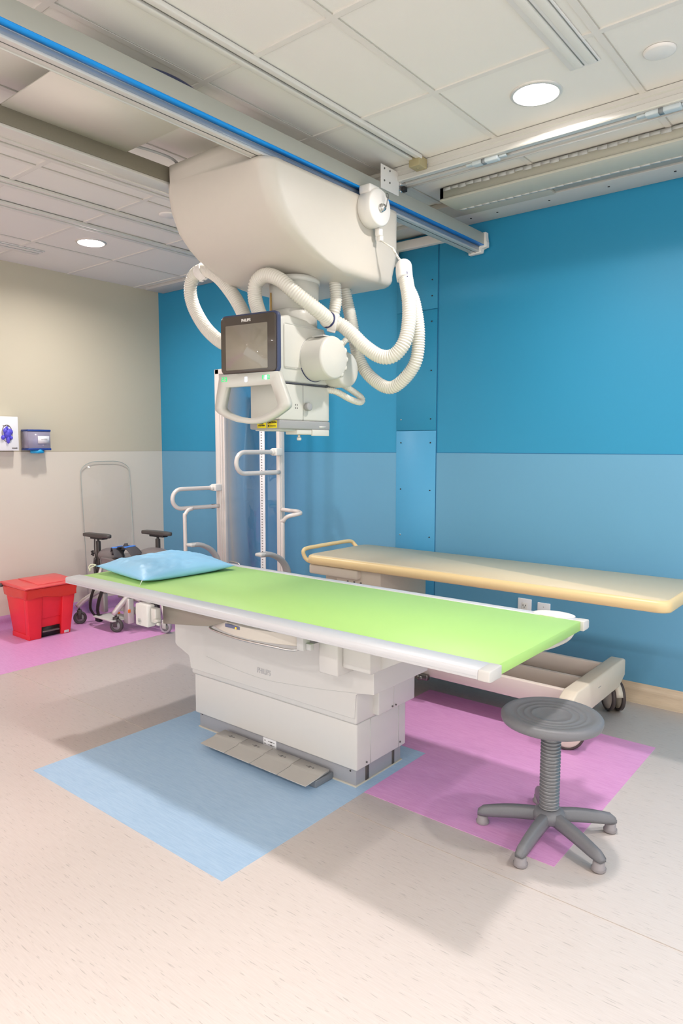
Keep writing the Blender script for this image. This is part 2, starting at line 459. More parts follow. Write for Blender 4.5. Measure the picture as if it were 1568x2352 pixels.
# ------------------------------------------------------------------ ceiling fittings
def downlight(x, y, lab, grp=None):
    t = thing('ceiling_downlight', lab, 'ceiling light', (x, y, ZC), grp)
    b = B(); b.lathe([(.083, .034), (.083, -.001), (.085, -.005), (.096, -.004), (.1, 0.001), (.1, .003)], 48, T(x, y, ZC), cap=False)
    put(b.done('trim_ring', ALUS), t)
    b = B(); b.lathe([(.0, .022), (.05, .0225), (.0835, .024)], 48, T(x, y, ZC), cap=False)
    put(b.done('lens', LENS), t)
for j, y in enumerate(YL):
    for i, x in enumerate(XL):
        if j == 0 and i == 2: lab, g = 'round lit downlight beside the slot diffuser, nearest the ceiling rail', None
        elif j == 0 and i == 0: lab, g = 'small round lit downlight above the beige wall', None
        else: lab, g = 'round recessed downlight outside the view of the photograph', 'ceiling downlights out of view'
        downlight(x, y, lab, g)
def disc(x, y, lab):
    b = B(); b.lathe([(.0, -.008), (.045, -.008), (.052, -.005), (.053, .001)], 40, T(x, y, ZC), cap=False)
    tag(b.done('ceiling_disc', WHITE2), lab, 'ceiling fitting')
disc(-.76, 2.67, 'flat round white ceiling disc right of the downlight')
disc(-3.49, 2.655, 'flat round white ceiling disc half hidden by the overhead carriage')
def slot_diffuser(x0, x1, y0, y1, lab):
    t = thing('slot_diffuser', lab, 'air vent', ((x0+x1)/2, (y0+y1)/2, ZC))
    w = x1-x0
    b = B(); b.box(x0, x1, y0, y1, ZC-.006, ZC+.001, .002)
    put(b.done('frame', WHITE2), t)
    for f in (.18, .62):
        b = B(); b.box(x0+w*f, x0+w*f+w*.26, y0, y1-.012, ZC-.009, ZC-.005, .001); put(b.done('blade', CEIL), t)
    b = B()
    for f in (.47, .91): b.box(x0+w*f, x0+w*f+.004, y0, y1-.01, ZC-.0068, ZC-.0055)
    put(b.done('slot', mat('slot_shadow', (150, 146, 138), .8)), t)
slot_diffuser(-1.045, -.935, .6, 2.595, 'long white slot diffuser ending next to the bright downlight')
slot_diffuser(-4.93, -4.80, .6, 2.59, 'long white slot diffuser above the beige wall')

def ytrack(x0, x1, y0, y1, lab, blk=False):
    t = thing('ceiling_track', lab, 'track', ((x0+x1)/2, (y0+y1)/2, ZC))
    c = (x0+x1)/2
    b = B()
    b.box(x0, c-.008, y0, y1, ZC-.018, ZC-.001, .003); b.box(c+.008, x1, y0, y1, ZC-.018, ZC-.001, .003)
    b.box(x0+.002, x1-.002, y0, y1, ZC-.006, ZC-.001)
    put(b.done('channel', GRID), t)
    b = B(); b.box(c-.008, c+.008, y0, y1, ZC-.0075, ZC-.0055); put(b.done('slot', mat('track_slot', (140, 140, 130), .6)), t)
    if blk:
        b = B(); b.box(c-.03, c+.03, y1-.02, y1+.05, ZC-.05, ZC-.004, .004)
        b.cyl((c, y1+.015, ZC-.052), (c, y1+.015, ZC-.045), .008, 12); put(b.done('end_block', TANM), t)
ytrack(-1.93, -1.862, -2.4, 2.88, 'white grooved ceiling track ending in a tan block at the cross rail', True)
ytrack(-3.255, -3.175, -2.4, 3.2, 'white ceiling track nearest the carriage on its left side')
ytrack(-3.725, -3.657, -2.4, 3.5, 'white ceiling track, middle one left of the carriage')
ytrack(-4.085, -4.0, -2.4, 3.5, 'white ceiling track, farthest left, before the small downlight')

def xrail(y0, lab):
    y1 = y0+.1
    t = thing('ceiling_rail', lab, 'rail', (-1.2, y0+.05, ZC-.03))
    b = B()
    b.prism([(y0, ZC-.001), (y0, ZC-.02), (y0+.006, ZC-.024), (y0+.006, ZC-.04), (y0, ZC-.044), (y0, ZC-.064), (y0+.004, ZC-.068),
             (y0+.03, ZC-.068), (y0+.034, ZC-.056), (y0+.055, ZC-.056), (y0+.058, ZC-.068), (y1-.004, ZC-.068), (y1, ZC-.064), (y1, ZC-.001)], -2.76, XR-.02, 'x')
    put(b.done('profile', ALUS, smooth=False), t)
    b = B(); b.box(-2.76, XR-.02, y1-.012, y1-.008, ZC-.076, ZC-.066)
    put(b.done('lip', GREYL), t)
    b = B(); b.box(-2.76, XR-.02, y0+.034, y0+.056, ZC-.058, ZC-.0555); put(b.done('slot', mat('rail_slot', (150, 140, 128), .6)), t)
    return t
rail1 = xrail(2.93, 'long pale metal ceiling rail running parallel to the blue wall')
for x in (-1.585, -.83):
    b = B(); b.box(x-.055, x+.075, 2.945, 2.985, ZC-.085, ZC-.066, .006); b.box(x-.09, x-.055, 2.955, 2.98, ZC-.077, ZC-.068, .003)
    b.box(x+.075, x+.11, 2.955, 2.975, ZC-.077, ZC-.068, .003)
    cl = b.done('rail_clip', mat('clip_pale_blue', (196, 206, 208), .4), rail1)
    b = B(); b.box(x-.005, x+.012, 2.9435, 2.972, ZC-.0862, ZC-.07)
    put(b.done('marking', mat('clip_grey', (130, 136, 138), .4)), cl)
xrail(-1.2, 'long ceiling rail behind the camera position')

# slotted wire duct near the wall
t = thing('wire_duct', 'pale slotted wiring duct under the ceiling between rail and blue wall', 'duct', (-.2, 3.35, ZC-.05))
b = B()
b.box(-2.02, XR-.03, 3.30, 3.305, ZC-.06, ZC-.004)
b.box(-2.02, XR-.03, 3.47, 3.475, ZC-.06, ZC-.004)
b.box(-2.02, XR-.03, 3.295, 3.48, ZC-.072, ZC-.06, .003)
b.box(-2.02, -2.0, 3.30, 3.475, ZC-.065, ZC-.004)
put(b.done('tray', mat('duct_cream', (206, 202, 186), .5)), t)
b = B()
for k in range(64):
    x = -2.0+k*.045
    b.box(x, x+.043, 3.2975+.001*math.sin(k*1.7), 3.302, ZC-.022+.003*math.sin(k*2.3), ZC-.006)
    b.box(x, x+.0455, 3.468, 3.484+.003*math.sin(k*1.3), ZC-.075, ZC-.066)
o = b.done('comb_teeth', GREYL); o['kind'] = 'stuff'; put(o, t)
b = B()
for k in range(12):
    x = -1.62+k*.16
    b.box(x, x+.10, 3.482, 3.486, ZC-.05, ZC-.045)
o = b.done('slots', PRINT); o['kind'] = 'stuff'; put(o, t)
t = thing('cable_trough', 'cream metal trough tucked between the wiring duct and the blue wall', 'duct', (-1.2, 3.6, ZC-.02))
b = B(); b.box(-2.25, -1.55, 3.50, 3.69, ZC-.03, ZC-.001, .003); put(b.done('lid', mat('duct_beige', (200, 192, 176), .5)), t)
b = B(); b.box(-1.547, XR-.03, 3.50, 3.69, ZC-.016, ZC-.001, .002); put(b.done('lower_lid', mat('duct_grey', (180, 176, 166), .5)), t)

# ------------------------------------------------------------------ overhead bridge (two beams)
ZT, ZS, ZB = 2.64, 2.572, 2.542
br = thing('overhead_bridge', 'long grey overhead gantry beams with blue stripe hung under the ceiling rails', 'gantry', (-2.37, 1.2, ZT))
YB0, YB1 = -1.3, 3.85
b = B(); b.box(-2.125, -2.043, YB0, YB1, ZS+.001, ZT, .003); put(b.done('beam', BEAMG), br)
b = B(); b.box(-2.077, -2.0435, YB0, YB1-.002, ZS-.0016, ZS+.003); put(b.done('blue_stripe', BLUES), br)
b = B(); b.box(-2.12, -2.076, YB0, YB1, ZB+.006, ZS+.001, .001); b.box(-2.0765, -2.0735, YB0, YB1, ZS-.006, ZS-.0015)
put(b.done('groove', GROOVE), br)
b = B(); b.box(-2.13, -2.0755, YB0, YB1, ZB-.004, ZB+.006, .001); b.box(-2.132, -2.128, YB0, YB1, ZB-.008, ZB+.03); put(b.done('lower_flange', ALUS), br)
b = B(); b.box(-2.1, -2.098, YB0, YB1, ZB-.0055, ZB-.0035); put(b.done('belt', STEELD), br)
b = B()
b.prism([(-2.148, ZT+.006), (-2.033, ZT+.006), (-2.033, ZS+.026), (-2.026, ZS+.018), (-2.026, ZS-.012), (-2.062, ZS-.016), (-2.062, ZB-.01), (-2.148, ZB-.014)], YB1-.01, YB1+.024, 'y', .003)
put(b.done('end_cap', WHITE2), br)
b = B(); b.box(-2.77, -2.683, YB0, YB1, ZS, ZT, .003); put(b.done('beam', BEAMD), br)
b = B(); b.box(-2.775, -2.6825, YB0, YB1, ZS-.012, ZS, .002); put(b.done('lower_flange', ALUS), br)
b = B(); b.box(-2.78, -2.675, YB1-.01, YB1+.024, ZS-.02, ZT+.006, .004); put(b.done('end_cap', WHITE2), br)
b = B(); b.box(-2.70, -2.11, 1.30, 1.83, ZT-.006, ZT+.002); put(b.done('cover_plate', mat('cover_white', (222, 218, 206), .5)), br)
for xx, yc in ((-2.04, 2.87), (-2.7, 2.87), (-2.04, -1.15), (-2.7, -1.15)):
    s = 1 if xx > -2.3 else -1
    b = B(); b.box(xx-.004 if s > 0 else xx-.07, xx+.002 if s > 0 else xx-.064, yc-.075, yc+.075, ZT-.03, ZT+.082, .003)
    pl = b.done('bracket', WHITE2, br)
    for dy in (-.05, -.005):
        for dz in (.01, .065): b = B(); b.cyl((xx+.001, yc+dy, ZT+dz), (xx+.005, yc+dy, ZT+dz), .0045, 8); put(b.done('bolt', STEELD), pl)
    b = B(); b.box(xx-.05, xx+.0, yc+.07, yc+.11, ZT-.0, ZT+.034, .003); b.box(xx-.03, xx+.012, yc+.075, yc+.13, ZT+.02, ZT+.05, .004)
    b.cyl((xx-.01, yc+.1, ZT-.004), (xx-.01, yc+.1, ZT+.012), .011, 12)
    put(b.done('trolley', STEEL), br)
    b = B(); b.box(xx-.005, xx+.018, yc+.095, yc+.125, ZT+.0, ZT+.022, .002); put(b.done('buffer', BLACK), br)
b = B(); b.tube(smoothpath([(-2.12, 1.40, ZT+.006), (-2.08, 1.5, ZT+.010), (-2.065, 1.6, ZT+.013), (-2.075, 1.70, ZT+.010), (-2.12, 1.8, ZT+.005)], .02), .008, 10); put(b.done('cable', mat('cable_navy', (50, 54, 84), .4)), br)
b = B(); b.tube(smoothpath([(-2.72, 1.72, ZT+.012), (-2.66, 1.84, ZT+.02), (-2.62, 2.0, ZT+.012), (-2.66, 2.1, ZT+.01)], .02), .006, 8); put(b.done('cable', GREYM), br)

# ------------------------------------------------------------------ carriage with tube head
un = thing('tube_carriage', 'cream overhead carriage with telescopic column, tube head and hanging hoses', 'x-ray unit', (-2.333, 2.5, 1.46))
# hull-shaped housing: side profile swept along x with rounded plan corners
def hull_front(z):
    # y of the front surface at height z
    P = [(2.165, 2.50), (2.19, 2.385), (2.225, 2.285), (2.265, 2.20), (2.30, 2.15), (2.36, 2.09), (2.44, 2.052), (2.52, 2.036), (2.632, 2.034)]
    for (a, ya), (c, yc) in zip(P, P[1:]):
        if z <= c:
            f = (z-a)/(c-a); f = max(0, f); return ya+(yc-ya)*f
    return P[-1][1]
def plan_ring(z, x0, x1, yf, yr, r, n=8):
    out = []
    for cx, cy, a0 in ((x1-r, yr-r, 0), (x0+r, yr-r, 90), (x0+r, yf+r, 180), (x1-r, yf+r, 270)):
        for k in range(n+1):
            a = math.radians(a0+90*k/n); out.append((cx+r*math.cos(a), cy+r*math.sin(a), z))
    return out
b = B(); t = bmesh.new(); rings = []
zs = [2.165, 2.168, 2.175, 2.187, 2.20, 2.22, 2.245, 2.27, 2.30, 2.33, 2.36, 2.40, 2.44, 2.48, 2.52, 2.56, 2.60, 2.632]
for z in zs:
    q = max(0, (2.20-z)/.035); ins = .03*(1-math.sqrt(max(0, 1-q*q)))
    yr = 2.985 - max(0, (2.32-z))*.35
    r = .07 if z > 2.2 else .06
    x1 = -2.0455
    rg = plan_ring(z, -2.715+ins, x1-ins, hull_front(z)+ins*1.2, yr-ins, r-ins*.5)
    rings.append([t.verts.new(p) for p in rg])
n = len(rings[0])
for a, c in zip(rings, rings[1:]):
    for k in range(n): t.faces.new((a[k], a[(k+1) % n], c[(k+1) % n], c[k]))
t.faces.new(rings[0]); t.faces.new(rings[-1]); b.join(t)
# notch where the beams pass: the housing top is cut around each beam
hs = b.done('housing', CREAM, un, ang=60)
def cutter(x0, x1, y0, y1, z0, z1):
    c = B(); c.box(x0, x1, y0, y1, z0, z1); return c.done('cut', CREAM)
cuts = [cutter(-2.15, -2.035, 1.9, 3.2, 2.535, 2.7), cutter(-2.80, -2.66, 1.9, 3.2, 2.556, 2.7)]
for c in cuts:
    md = hs.modifiers.new('cut', 'BOOLEAN'); md.operation = 'DIFFERENCE'; md.solver = 'EXACT'; md.object = c
dg = bpy.context.evaluated_depsgraph_get(); dg.update()
me = bpy.data.meshes.new_from_object(hs.evaluated_get(dg)); hs.modifiers.clear(); hs.data = me
for c in cuts: bpy.data.objects.remove(c)
b = B(); b.box(-2.049, -2.0462, 2.13, 2.80, 2.5335, 2.5365); put(b.done('edge_gasket', NAVY), un)
# telescopic column, oval sections
CX, CY = -2.333, 2.50
def ovalprof(b, rx, ry, z0, z1, rr=.05):
    P = rrect(rx*2, ry*2, min(rx, ry)*.85, 8, CX, CY); b.prism(P, z0, z1, 'z')
b = B(); ovalprof(b, .119, .110, 2.145, 2.17); put(b.done('column_collar', HEADW, un, ang=40), un)
b = B(); ovalprof(b, .114, .105, 2.02, 2.16); put(b.done('column_section', HEADW, un, ang=40), un)
b = B(); ovalprof(b, .106, .098, 1.94, 2.04); put(b.done('column_section', HEADW, un, ang=40), un)
b = B(); b.box(-2.386, -2.381, 2.392, 2.3965, 1.97, 2.1); put(b.done('amber_line', AMBER), un)
# head body
hx0, hx1, hy0, hy1 = -2.41, -2.222, 2.285, 2.635
b = B(); b.prism([(hy0, 1.672), (hy0, 1.96), (hy0+.06, 1.975), (hy1-.16, 1.965), (hy1-.03, 1.925), (hy1, 1.89), (hy1, 1.70), (hy1-.02, 1.672)], hx0, hx1, 'x', .012, 3)
put(b.done('head_body', HEADW), un)
b = B(); b.box(hx1-.004, hx1+.0035, hy0+.025, hy1-.05, 1.735, 1.935, .01, 2)
put(b.done('side_cover', HEADW), un)
b = B(); b.box(hx0-.002, hx1+.002, hy0-.004, hy1+.004, 1.667, 1.671, .001)
put(b.done('joint_line', mat('joint_dark', (90, 92, 104), .6)), un)
# tube housing
b = B(); ax = frame((hx1-.05, 2.517, 1.79), (0, 1, 0), (0, 0, 1), (1, 0, 0))
b.lathe([(.0, 0), (.104, 0), (.104, .045), (.100, .05), (.099, .165), (.096, .172), (.09, .176), (0, .178)], 56, ax)
tb = b.done('tube_housing', HEADW, un)
b = B(); b.lathe([(.1035, .044), (.1058, .046), (.1058, .052), (.1035, .054)], 56, ax, cap=False); put(b.done('seal_ring', NAVY), tb)
b = B()
for k in range(5):
    a = math.radians(-50+k*25)
    b.lathe([(.0, 0), (.014, 0), (.014, .03), (.008, .034), (0, .034)], 12, ax @ T(.093*math.cos(a), .093*math.sin(a), .142))
put(b.done('cooling_lug', HEADW), tb)
b = B(); b.box(-2.185, -2.115, 2.46, 2.50, 1.884, 1.889, .001, xf=None); put(b.done('type_label', GREYL), tb)
b = B(); b.cyl((-2.28, 2.66, 1.75), (-2.13, 2.66, 1.75), .085, 40, .012); put(b.done('rear_housing', HEADW), un)
# collimator
b = B(); b.box(-2.412, -2.222, 2.28, 2.63, 1.50, 1.666, .008, 3); cg = b.done('collimator', HEADW, un)
b = B(); b.box(-2.414, -2.220, 2.278, 2.632, 1.459, 1.50, .006, 2); put(b.done('collimator_base', GREYM), cg)
b = B(); b.box(-2.2225, -2.2212, 2.437, 2.439, 1.50, 1.664); put(b.done('seam', PRINT), cg)
b = B(); b.cyl((-2.222, 2.46, 1.565), (-2.198, 2.46, 1.565), .019, 28, .004); put(b.done('knob', GREYM), cg)
b = B()
for dy in (-.006, .006):
    for dz in (-.007, .007): b.box(-2.2222, -2.2208, 2.392+dy-.0015, 2.392+dy+.0015, 1.565+dz-.004, 1.565+dz+.003)
put(b.done('vent_slots', PRINTD), cg)
b = B(); b.box(-2.40, -2.235, 2.30, 2.41, 1.452, 1.461, .002); b.box(-2.40, -2.235, 2.46, 2.60, 1.452, 1.461, .002)
put(b.done('window_frame', GREYL), cg)
b = B(); b.box(-2.30, -2.225, 2.40, 2.62, 1.436, 1.459, .003); b.box(-2.228, -2.218, 2.50, 2.622, 1.43, 1.46, .002)
put(b.done('accessory_rail', HEADW), cg)
b = B(); b.cyl((-2.25, 2.44, 1.437), (-2.25, 2.44, 1.422), .006, 12); b.cyl((-2.25, 2.44, 1.424), (-2.25, 2.44, 1.408), .011, 14, .004)
put(b.done('locking_pin', ALUS), cg)
b = B(); b.box(-2.2202, -2.2192, 2.55, 2.60, 1.468, 1.478); put(b.done('maker_plate', GREYL), cg)
for x0, x1 in ((-2.362, -2.305), (-2.296, -2.236)):
    b = B(); b.box(x0, x1, 2.2765, 2.279, 1.464, 1.497); lb = b.done('warning_label', YELLOW, cg)
    if x0 < -2.31:
        text('label_text', 'LASER\nCAUTION', .009, facing_y((x0+x1)/2, 2.2758, 1.480), PRINTD, lb, .0002)
    else:
        text('label_text', 'CAUTION', .0125, facing_y((x0+x1)/2, 2.2758, 1.489), PRINTD, lb, .0004)
        b = B(); b.box(x0+.004, x0+.012, 2.2755, 2.2768, 1.470, 1.477); b.box(x0+.016, x1-.006, 2.2755, 2.2768, 1.470, 1.4715); b.box(x0+.016, x1-.006, 2.2755, 2.2768, 1.474, 1.4755)
        put(b.done('label_print', PRINTD), lb)
# display console, turned 8 degrees
A8 = math.radians(8)
UX = Vector((math.cos(A8), math.sin(A8), 0)); NX = Vector((math.sin(A8), -math.cos(A8), 0))
CF = frame((-2.31, 2.17, 0), UX, (0, 0, 1), NX)    # local x = right, y = up, z = towards the viewer
def cpoly(b, poly, z0, z1, bev=0.0, seg=2): return b.prism(poly, z0, z1, 'z', bev, seg, CF)
b = B(); cpoly(b, rrect(.318, .262, .02, 5, .008, 1.833), -.024, -.004, .003); co = b.done('display_console', mat('console_back', (66, 74, 104), .4), un)
b = B(); cpoly(b, rrect(.306, .25, .018, 5, .006, 1.831), -.006, .004, .002); put(b.done('bezel', BEZEL), co)
b = B(); cpoly(b, rrect(.234, .196, .004, 3, -.002, 1.819), .003, .0052); put(b.done('screen', GLASS), co)
text('maker_name', 'PHILIPS', .0175, CF @ T(-.002, 1.934, .0046), WHITE2, co, .0006, .92)
# handle frame below with curved bottom
outer = [(-.158, 1.704), (-.17, 1.649), (-.189, 1.560), (-.186, 1.545), (-.17, 1.531), (-.125, 1.509), (-.062, 1.490), (.001, 1.481), (.05, 1.481), (.10, 1.490), (.155, 1.512), (.205, 1.540), (.219, 1.552), (.221, 1.567), (.215, 1.585), (.185, 1.656), (.168, 1.704)]
inner = [(-.120, 1.647), (-.145, 1.562), (-.140, 1.550), (-.125, 1.539), (-.09, 1.523), (-.049, 1.512), (.006, 1.505), (.045, 1.506), (.085, 1.514), (.125, 1.530), (.16, 1.549), (.168, 1.562), (.162, 1.580), (.134, 1.650)]
def ring_poly(b, A, Bp, z0, z1):
    """closed plate with hole: outer A and inner Bp polygons triangulated by scanline fill"""
    t = bmesh.new(); es = []
    for L in (A, Bp):
        vs = [t.verts.new((p[0], p[1], z1)) for p in L]
        for i in range(len(vs)): es.append(t.edges.new((vs[i], vs[(i+1) % len(vs)])))
    r = bmesh.ops.triangle_fill(t, use_beauty=True, use_dissolve=False, edges=es)
    # drop faces inside the hole
    cx = sum(p[0] for p in Bp)/len(Bp); cy = sum(p[1] for p in Bp)/len(Bp)
    def inside(pt, poly):
        c = False; j = len(poly)-1
        for i in range(len(poly)):
            if (poly[i][1] > pt[1]) != (poly[j][1] > pt[1]) and pt[0] < (poly[j][0]-poly[i][0])*(pt[1]-poly[i][1])/(poly[j][1]-poly[i][1])+poly[i][0]: c = not c
            j = i
        return c
    for f in t.faces[:]:
        c = f.calc_center_median()
        if inside((c.x, c.y), Bp) or not inside((c.x, c.y), A): t.faces.remove(f)
    ex = bmesh.ops.extrude_face_region(t, geom=t.faces[:])
    for v in [g for g in ex['geom'] if isinstance(g, bmesh.types.BMVert)]: v.co.z = z0
    bd = [e for e in t.edges if len(e.link_faces) == 2 and e.calc_face_angle(0) > 1.2]
    bmesh.ops.bevel(t, geom=bd, offset=.006, segments=3, affect='EDGES', profile=0.5)
    b.join(t, CF)
b = B(); ring_poly(b, outer, inner, -.03, .006); hd = b.done('grip_handle', HEADW, co)
def seg7(ch, x, y, h, w, z):
    segs = {'0': 'abcdef', '2': 'abged', '3': 'abgcd', '4': 'fgbc', '5': 'afgcd', '8': 'abcdefg', '9': 'abcdfg', '1': 'bc', '7': 'abc', '6': 'afgedc'}[ch]
    t = h*.12; P = {'a': (x, x+w, y+h-t, y+h), 'd': (x, x+w, y, y+t), 'g': (x, x+w, y+h/2-t/2, y+h/2+t/2), 'f': (x, x+t, y+h/2, y+h), 'e': (x, x+t, y, y+h/2), 'b': (x+w-t, x+w, y+h/2, y+h), 'c': (x+w-t, x+w, y, y+h/2)}
    return [P[s] for s in segs]
def led(name, m, txt, x, y, h):
    b = B()
    for i, ch in enumerate(txt):
        for (a, c, d, e) in seg7(ch, x+i*h*.95, y, h, h*.62, 0):
            b.prism([(a, d), (c, d), (c, e), (a, e)], .006, .0078, 'z', xf=CF)
    put(b.done(name, m), co)
led('green_readout', LEDG, '23', -.145, 1.672, .019); led('green_readout', LEDG, '150', .078, 1.672, .019)
b = B(); cpoly(b, rrect(.014, .022, .003, 3, -.004, 1.677), .005, .0075); put(b.done('lit_button', LEDW), co)
b = B(); cpoly(b, rrect(.014, .018, .003, 3, .107, 1.681), .0055, .0082); put(b.done('lit_button', LEDW), co)
# bracket joining console and head
b = B(); b.box(-2.38, -2.24, 2.19, 2.30, 1.70, 1.92, .01); put(b.done('console_arm', HEADW), un)

# hoses
HP = {
 'a': [(-2.42, 2.34, 1.86), (-2.60, 2.40, 1.885), (-2.762, 2.45, 1.904), (-2.829, 2.45, 1.932), (-2.931, 2.45, 2.01), (-3.017, 2.45, 2.121), (-3.044, 2.45, 2.216), (-3.008, 2.45, 2.282), (-2.925, 2.45, 2.298), (-2.821, 2.45, 2.25), (-2.723, 2.45, 2.160), (-2.651, 2.45, 2.070), (-2.58, 2.44, 1.965), (-2.50, 2.42, 1.87), (-2.42, 2.40, 1.82)],
 'b': [(-2.33, 2.31, 1.90), (-2.349, 2.31, 1.95), (-2.391, 2.32, 2.006), (-2.425, 2.33, 2.08), (-2.412, 2.33, 2.142), (-2.346, 2.33, 2.163), (-2.268, 2.34, 2.132), (-2.20, 2.37, 2.068), (-2.15, 2.43, 2.012), (-2.14, 2.50, 1.978), (-2.17, 2.56, 1.967), (-2.146, 2.62, 1.958), (-2.095, 2.64, 1.915), (-2.03, 2.66, 1.850), (-1.955, 2.68, 1.80), (-1.895, 2.70, 1.80), (-1.848, 2.72, 1.855), (-1.836, 2.74, 1.942), (-1.848, 2.76, 2.050), (-1.876, 2.78, 2.135), (-1.893, 2.79, 2.185)],
 'c': [(-1.922, 2.82, 2.205), (-1.908, 2.83, 2.14), (-1.865, 2.83, 2.05), (-1.84, 2.83, 1.899), (-1.865, 2.83, 1.762), (-1.99, 2.83, 1.668), (-2.11, 2.82, 1.722), (-2.185, 2.81, 1.828), (-2.215, 2.80, 1.981), (-2.245, 2.80, 2.09), (-2.262, 2.79, 2.18)],
 'd': [(-2.215, 2.66, 2.18), (-2.205, 2.66, 2.10), (-2.205, 2.65, 2.04), (-2.215, 2.64, 1.99), (-2.20, 2.62, 1.96)],
}
for k, r in (('a', .0335), ('b', .0325), ('c', .030), ('d', .028)):
    b = hose(HP[k], r); put(b.done('corrugated_hose', HOSE, un, ang=80), un)
b = hose([(-2.235, 2.62, 1.655), (-2.2, 2.66, 1.645), (-2.185, 2.75, 1.613), (-2.18, 2.822, 1.603), (-2.185, 2.84, 1.625), (-2.2, 2.78, 1.66), (-2.215, 2.71, 1.69), (-2.22, 2.66, 1.71)], .015, .009, .0012)
b.done('small_hose', HOSE, un, ang=80)
b = hose([(-2.18, 2.66, 1.86), (-2.17, 2.70, 1.90), (-2.17, 2.755, 1.90), (-2.175, 2.79, 1.86), (-2.185, 2.79, 1.80), (-2.2, 2.75, 1.74), (-2.21, 2.68, 1.71)], .014, .009, .0012)
b.done('small_hose', HOSE, un, ang=80)
def clamp(p, d, r, L=.035, nm='hose_clamp'):
    p = Vector(p); d = Vector(d).normalized()
    q = d.to_track_quat('Z', 'Y').to_matrix().to_4x4(); q.translation = p
    b = B(); b.lathe([(r-.002, -L/2), (r+.006, -L/2), (r+.008, -L/2+.004), (r+.008, L/2-.004), (r+.006, L/2), (r-.002, L/2)], 28, q)
    b.box(-r*.35, r*.35, -r-.014, -r-.004, -L/2, L/2, .003, xf=q)
    o = b.done(nm, WHITE2, un)
    b = B(); b.box(-.006, .006, -r-.016, -r-.013, -.004, .004, xf=q); b.box(-.008, .008, r*.2, r*.2+.004, L/2+.0, L/2+.002, xf=q)
    put(b.done('clip_mark', GREYM), o)
clamp((-2.945, 2.45, 2.293), (1, 0, .28), .033, .05)
clamp((-2.155, 2.58, 1.965), (.9, .6, -.3), .034, .04)
b = B(); b.lathe([(.036, -.006), (.039, -.005), (.039, .005), (.036, .006)], 28, Matrix.Translation((-2.16, 2.545, 1.972)) @ Vector((-.1, 1, -.2)).to_track_quat('Z', 'Y').to_matrix().to_4x4()); b.done('clamp_ring', NAVY, un)
# top bend over the saddle
b = B(); b.tube(smoothpath([(-1.890, 2.785, 2.165), (-1.898, 2.79, 2.208), (-1.910, 2.805, 2.225), (-1.922, 2.82, 2.208), (-1.918, 2.825, 2.165)], .008), .037, 22); b.done('hose_saddle', WHITE2, un)
b = B(); b.tube(smoothpath([(-1.863, 2.765, 2.16), (-1.870, 2.768, 2.198), (-1.896, 2.79, 2.241), (-1.920, 2.82, 2.253)], .008), .004, 8); b.done('saddle_trim', NAVY, un)
# cable balancer spool on the housing side
SP = frame((-2.046, 2.700, 2.482), (0, 1, 0), (0, 0, 1), (1, 0, 0))
b = B(); b.lathe([(0, 0), (.080, 0), (.084, .004), (.084, .068), (.080, .073), (.076, .075), (0, .077)], 48, SP)
sp = b.done('cable_balancer', WHITE2, un)
b = B(); b.box(-.068, .012, .055, .094, -.002, .064, .008, 2, SP); put(b.done('mount', WHITE2), sp)
b = B(); b.lathe([(0, .074), (.019, .074), (.019, .084), (.014, .086), (.014, .098), (0, .099)], 24, SP @ T(.0, -.005, 0)); b.lathe([(.016, .088), (.0165, .091), (.016, .094)], 24, SP @ T(.0, -.005, 0)); put(b.done('hub', STEEL), sp)
b = B(); b.tube(smoothpath([SP @ Vector(p) for p in ((.012, .0, .1), (.018, .03, .1), (.026, .042, .1), (.026, .055, .1), (.014, .06, .1), (.008, .05, .1), (.018, .038, .1))], .003), .0018, 6); put(b.done('split_pin', STEELD), sp)
b = B(); b.box(.028, .058, -.115, -.078, .02, .05, .006, 2, SP); b.box(.040, .066, -.135, -.108, .024, .046, .004, 2, SP); put(b.done('cable_guide', WHITE2), sp)
pa = SP @ Vector((.055, -.13, .035))
b = B(); b.tube([pa, (-1.952, 2.77, 2.31)], .0035, 8); b.tube([(-1.952, 2.77, 2.31), (-1.94, 2.78, 2.285)], .006, 8); put(b.done('cable', HOSE), sp)
b = B(); b.tube(smoothpath([(-1.94, 2.78, 2.287), (-1.934, 2.785, 2.272), (-1.925, 2.79, 2.258), (-1.915, 2.80, 2.240)], .006), .006, 8); put(b.done('spring_hook', STEEL), sp)
b = B(); b.tube(smoothpath([(-2.93, 2.45, 2.45), (-2.967, 2.45, 2.395), (-2.96, 2.45, 2.365)], .01), .006, 10); b.done('cable', HOSE, un)
b = B(); b.tube(smoothpath([(-2.96, 2.45, 2.365), (-2.955, 2.45, 2.345), (-2.948, 2.45, 2.325)], .008), .0065, 10); b.done('spring_hook', STEEL, un)
b = B(); b.cyl((-2.72, 2.45, 2.45), (-2.93, 2.45, 2.45), .012, 12); b.done('support_arm', WHITE2, un)

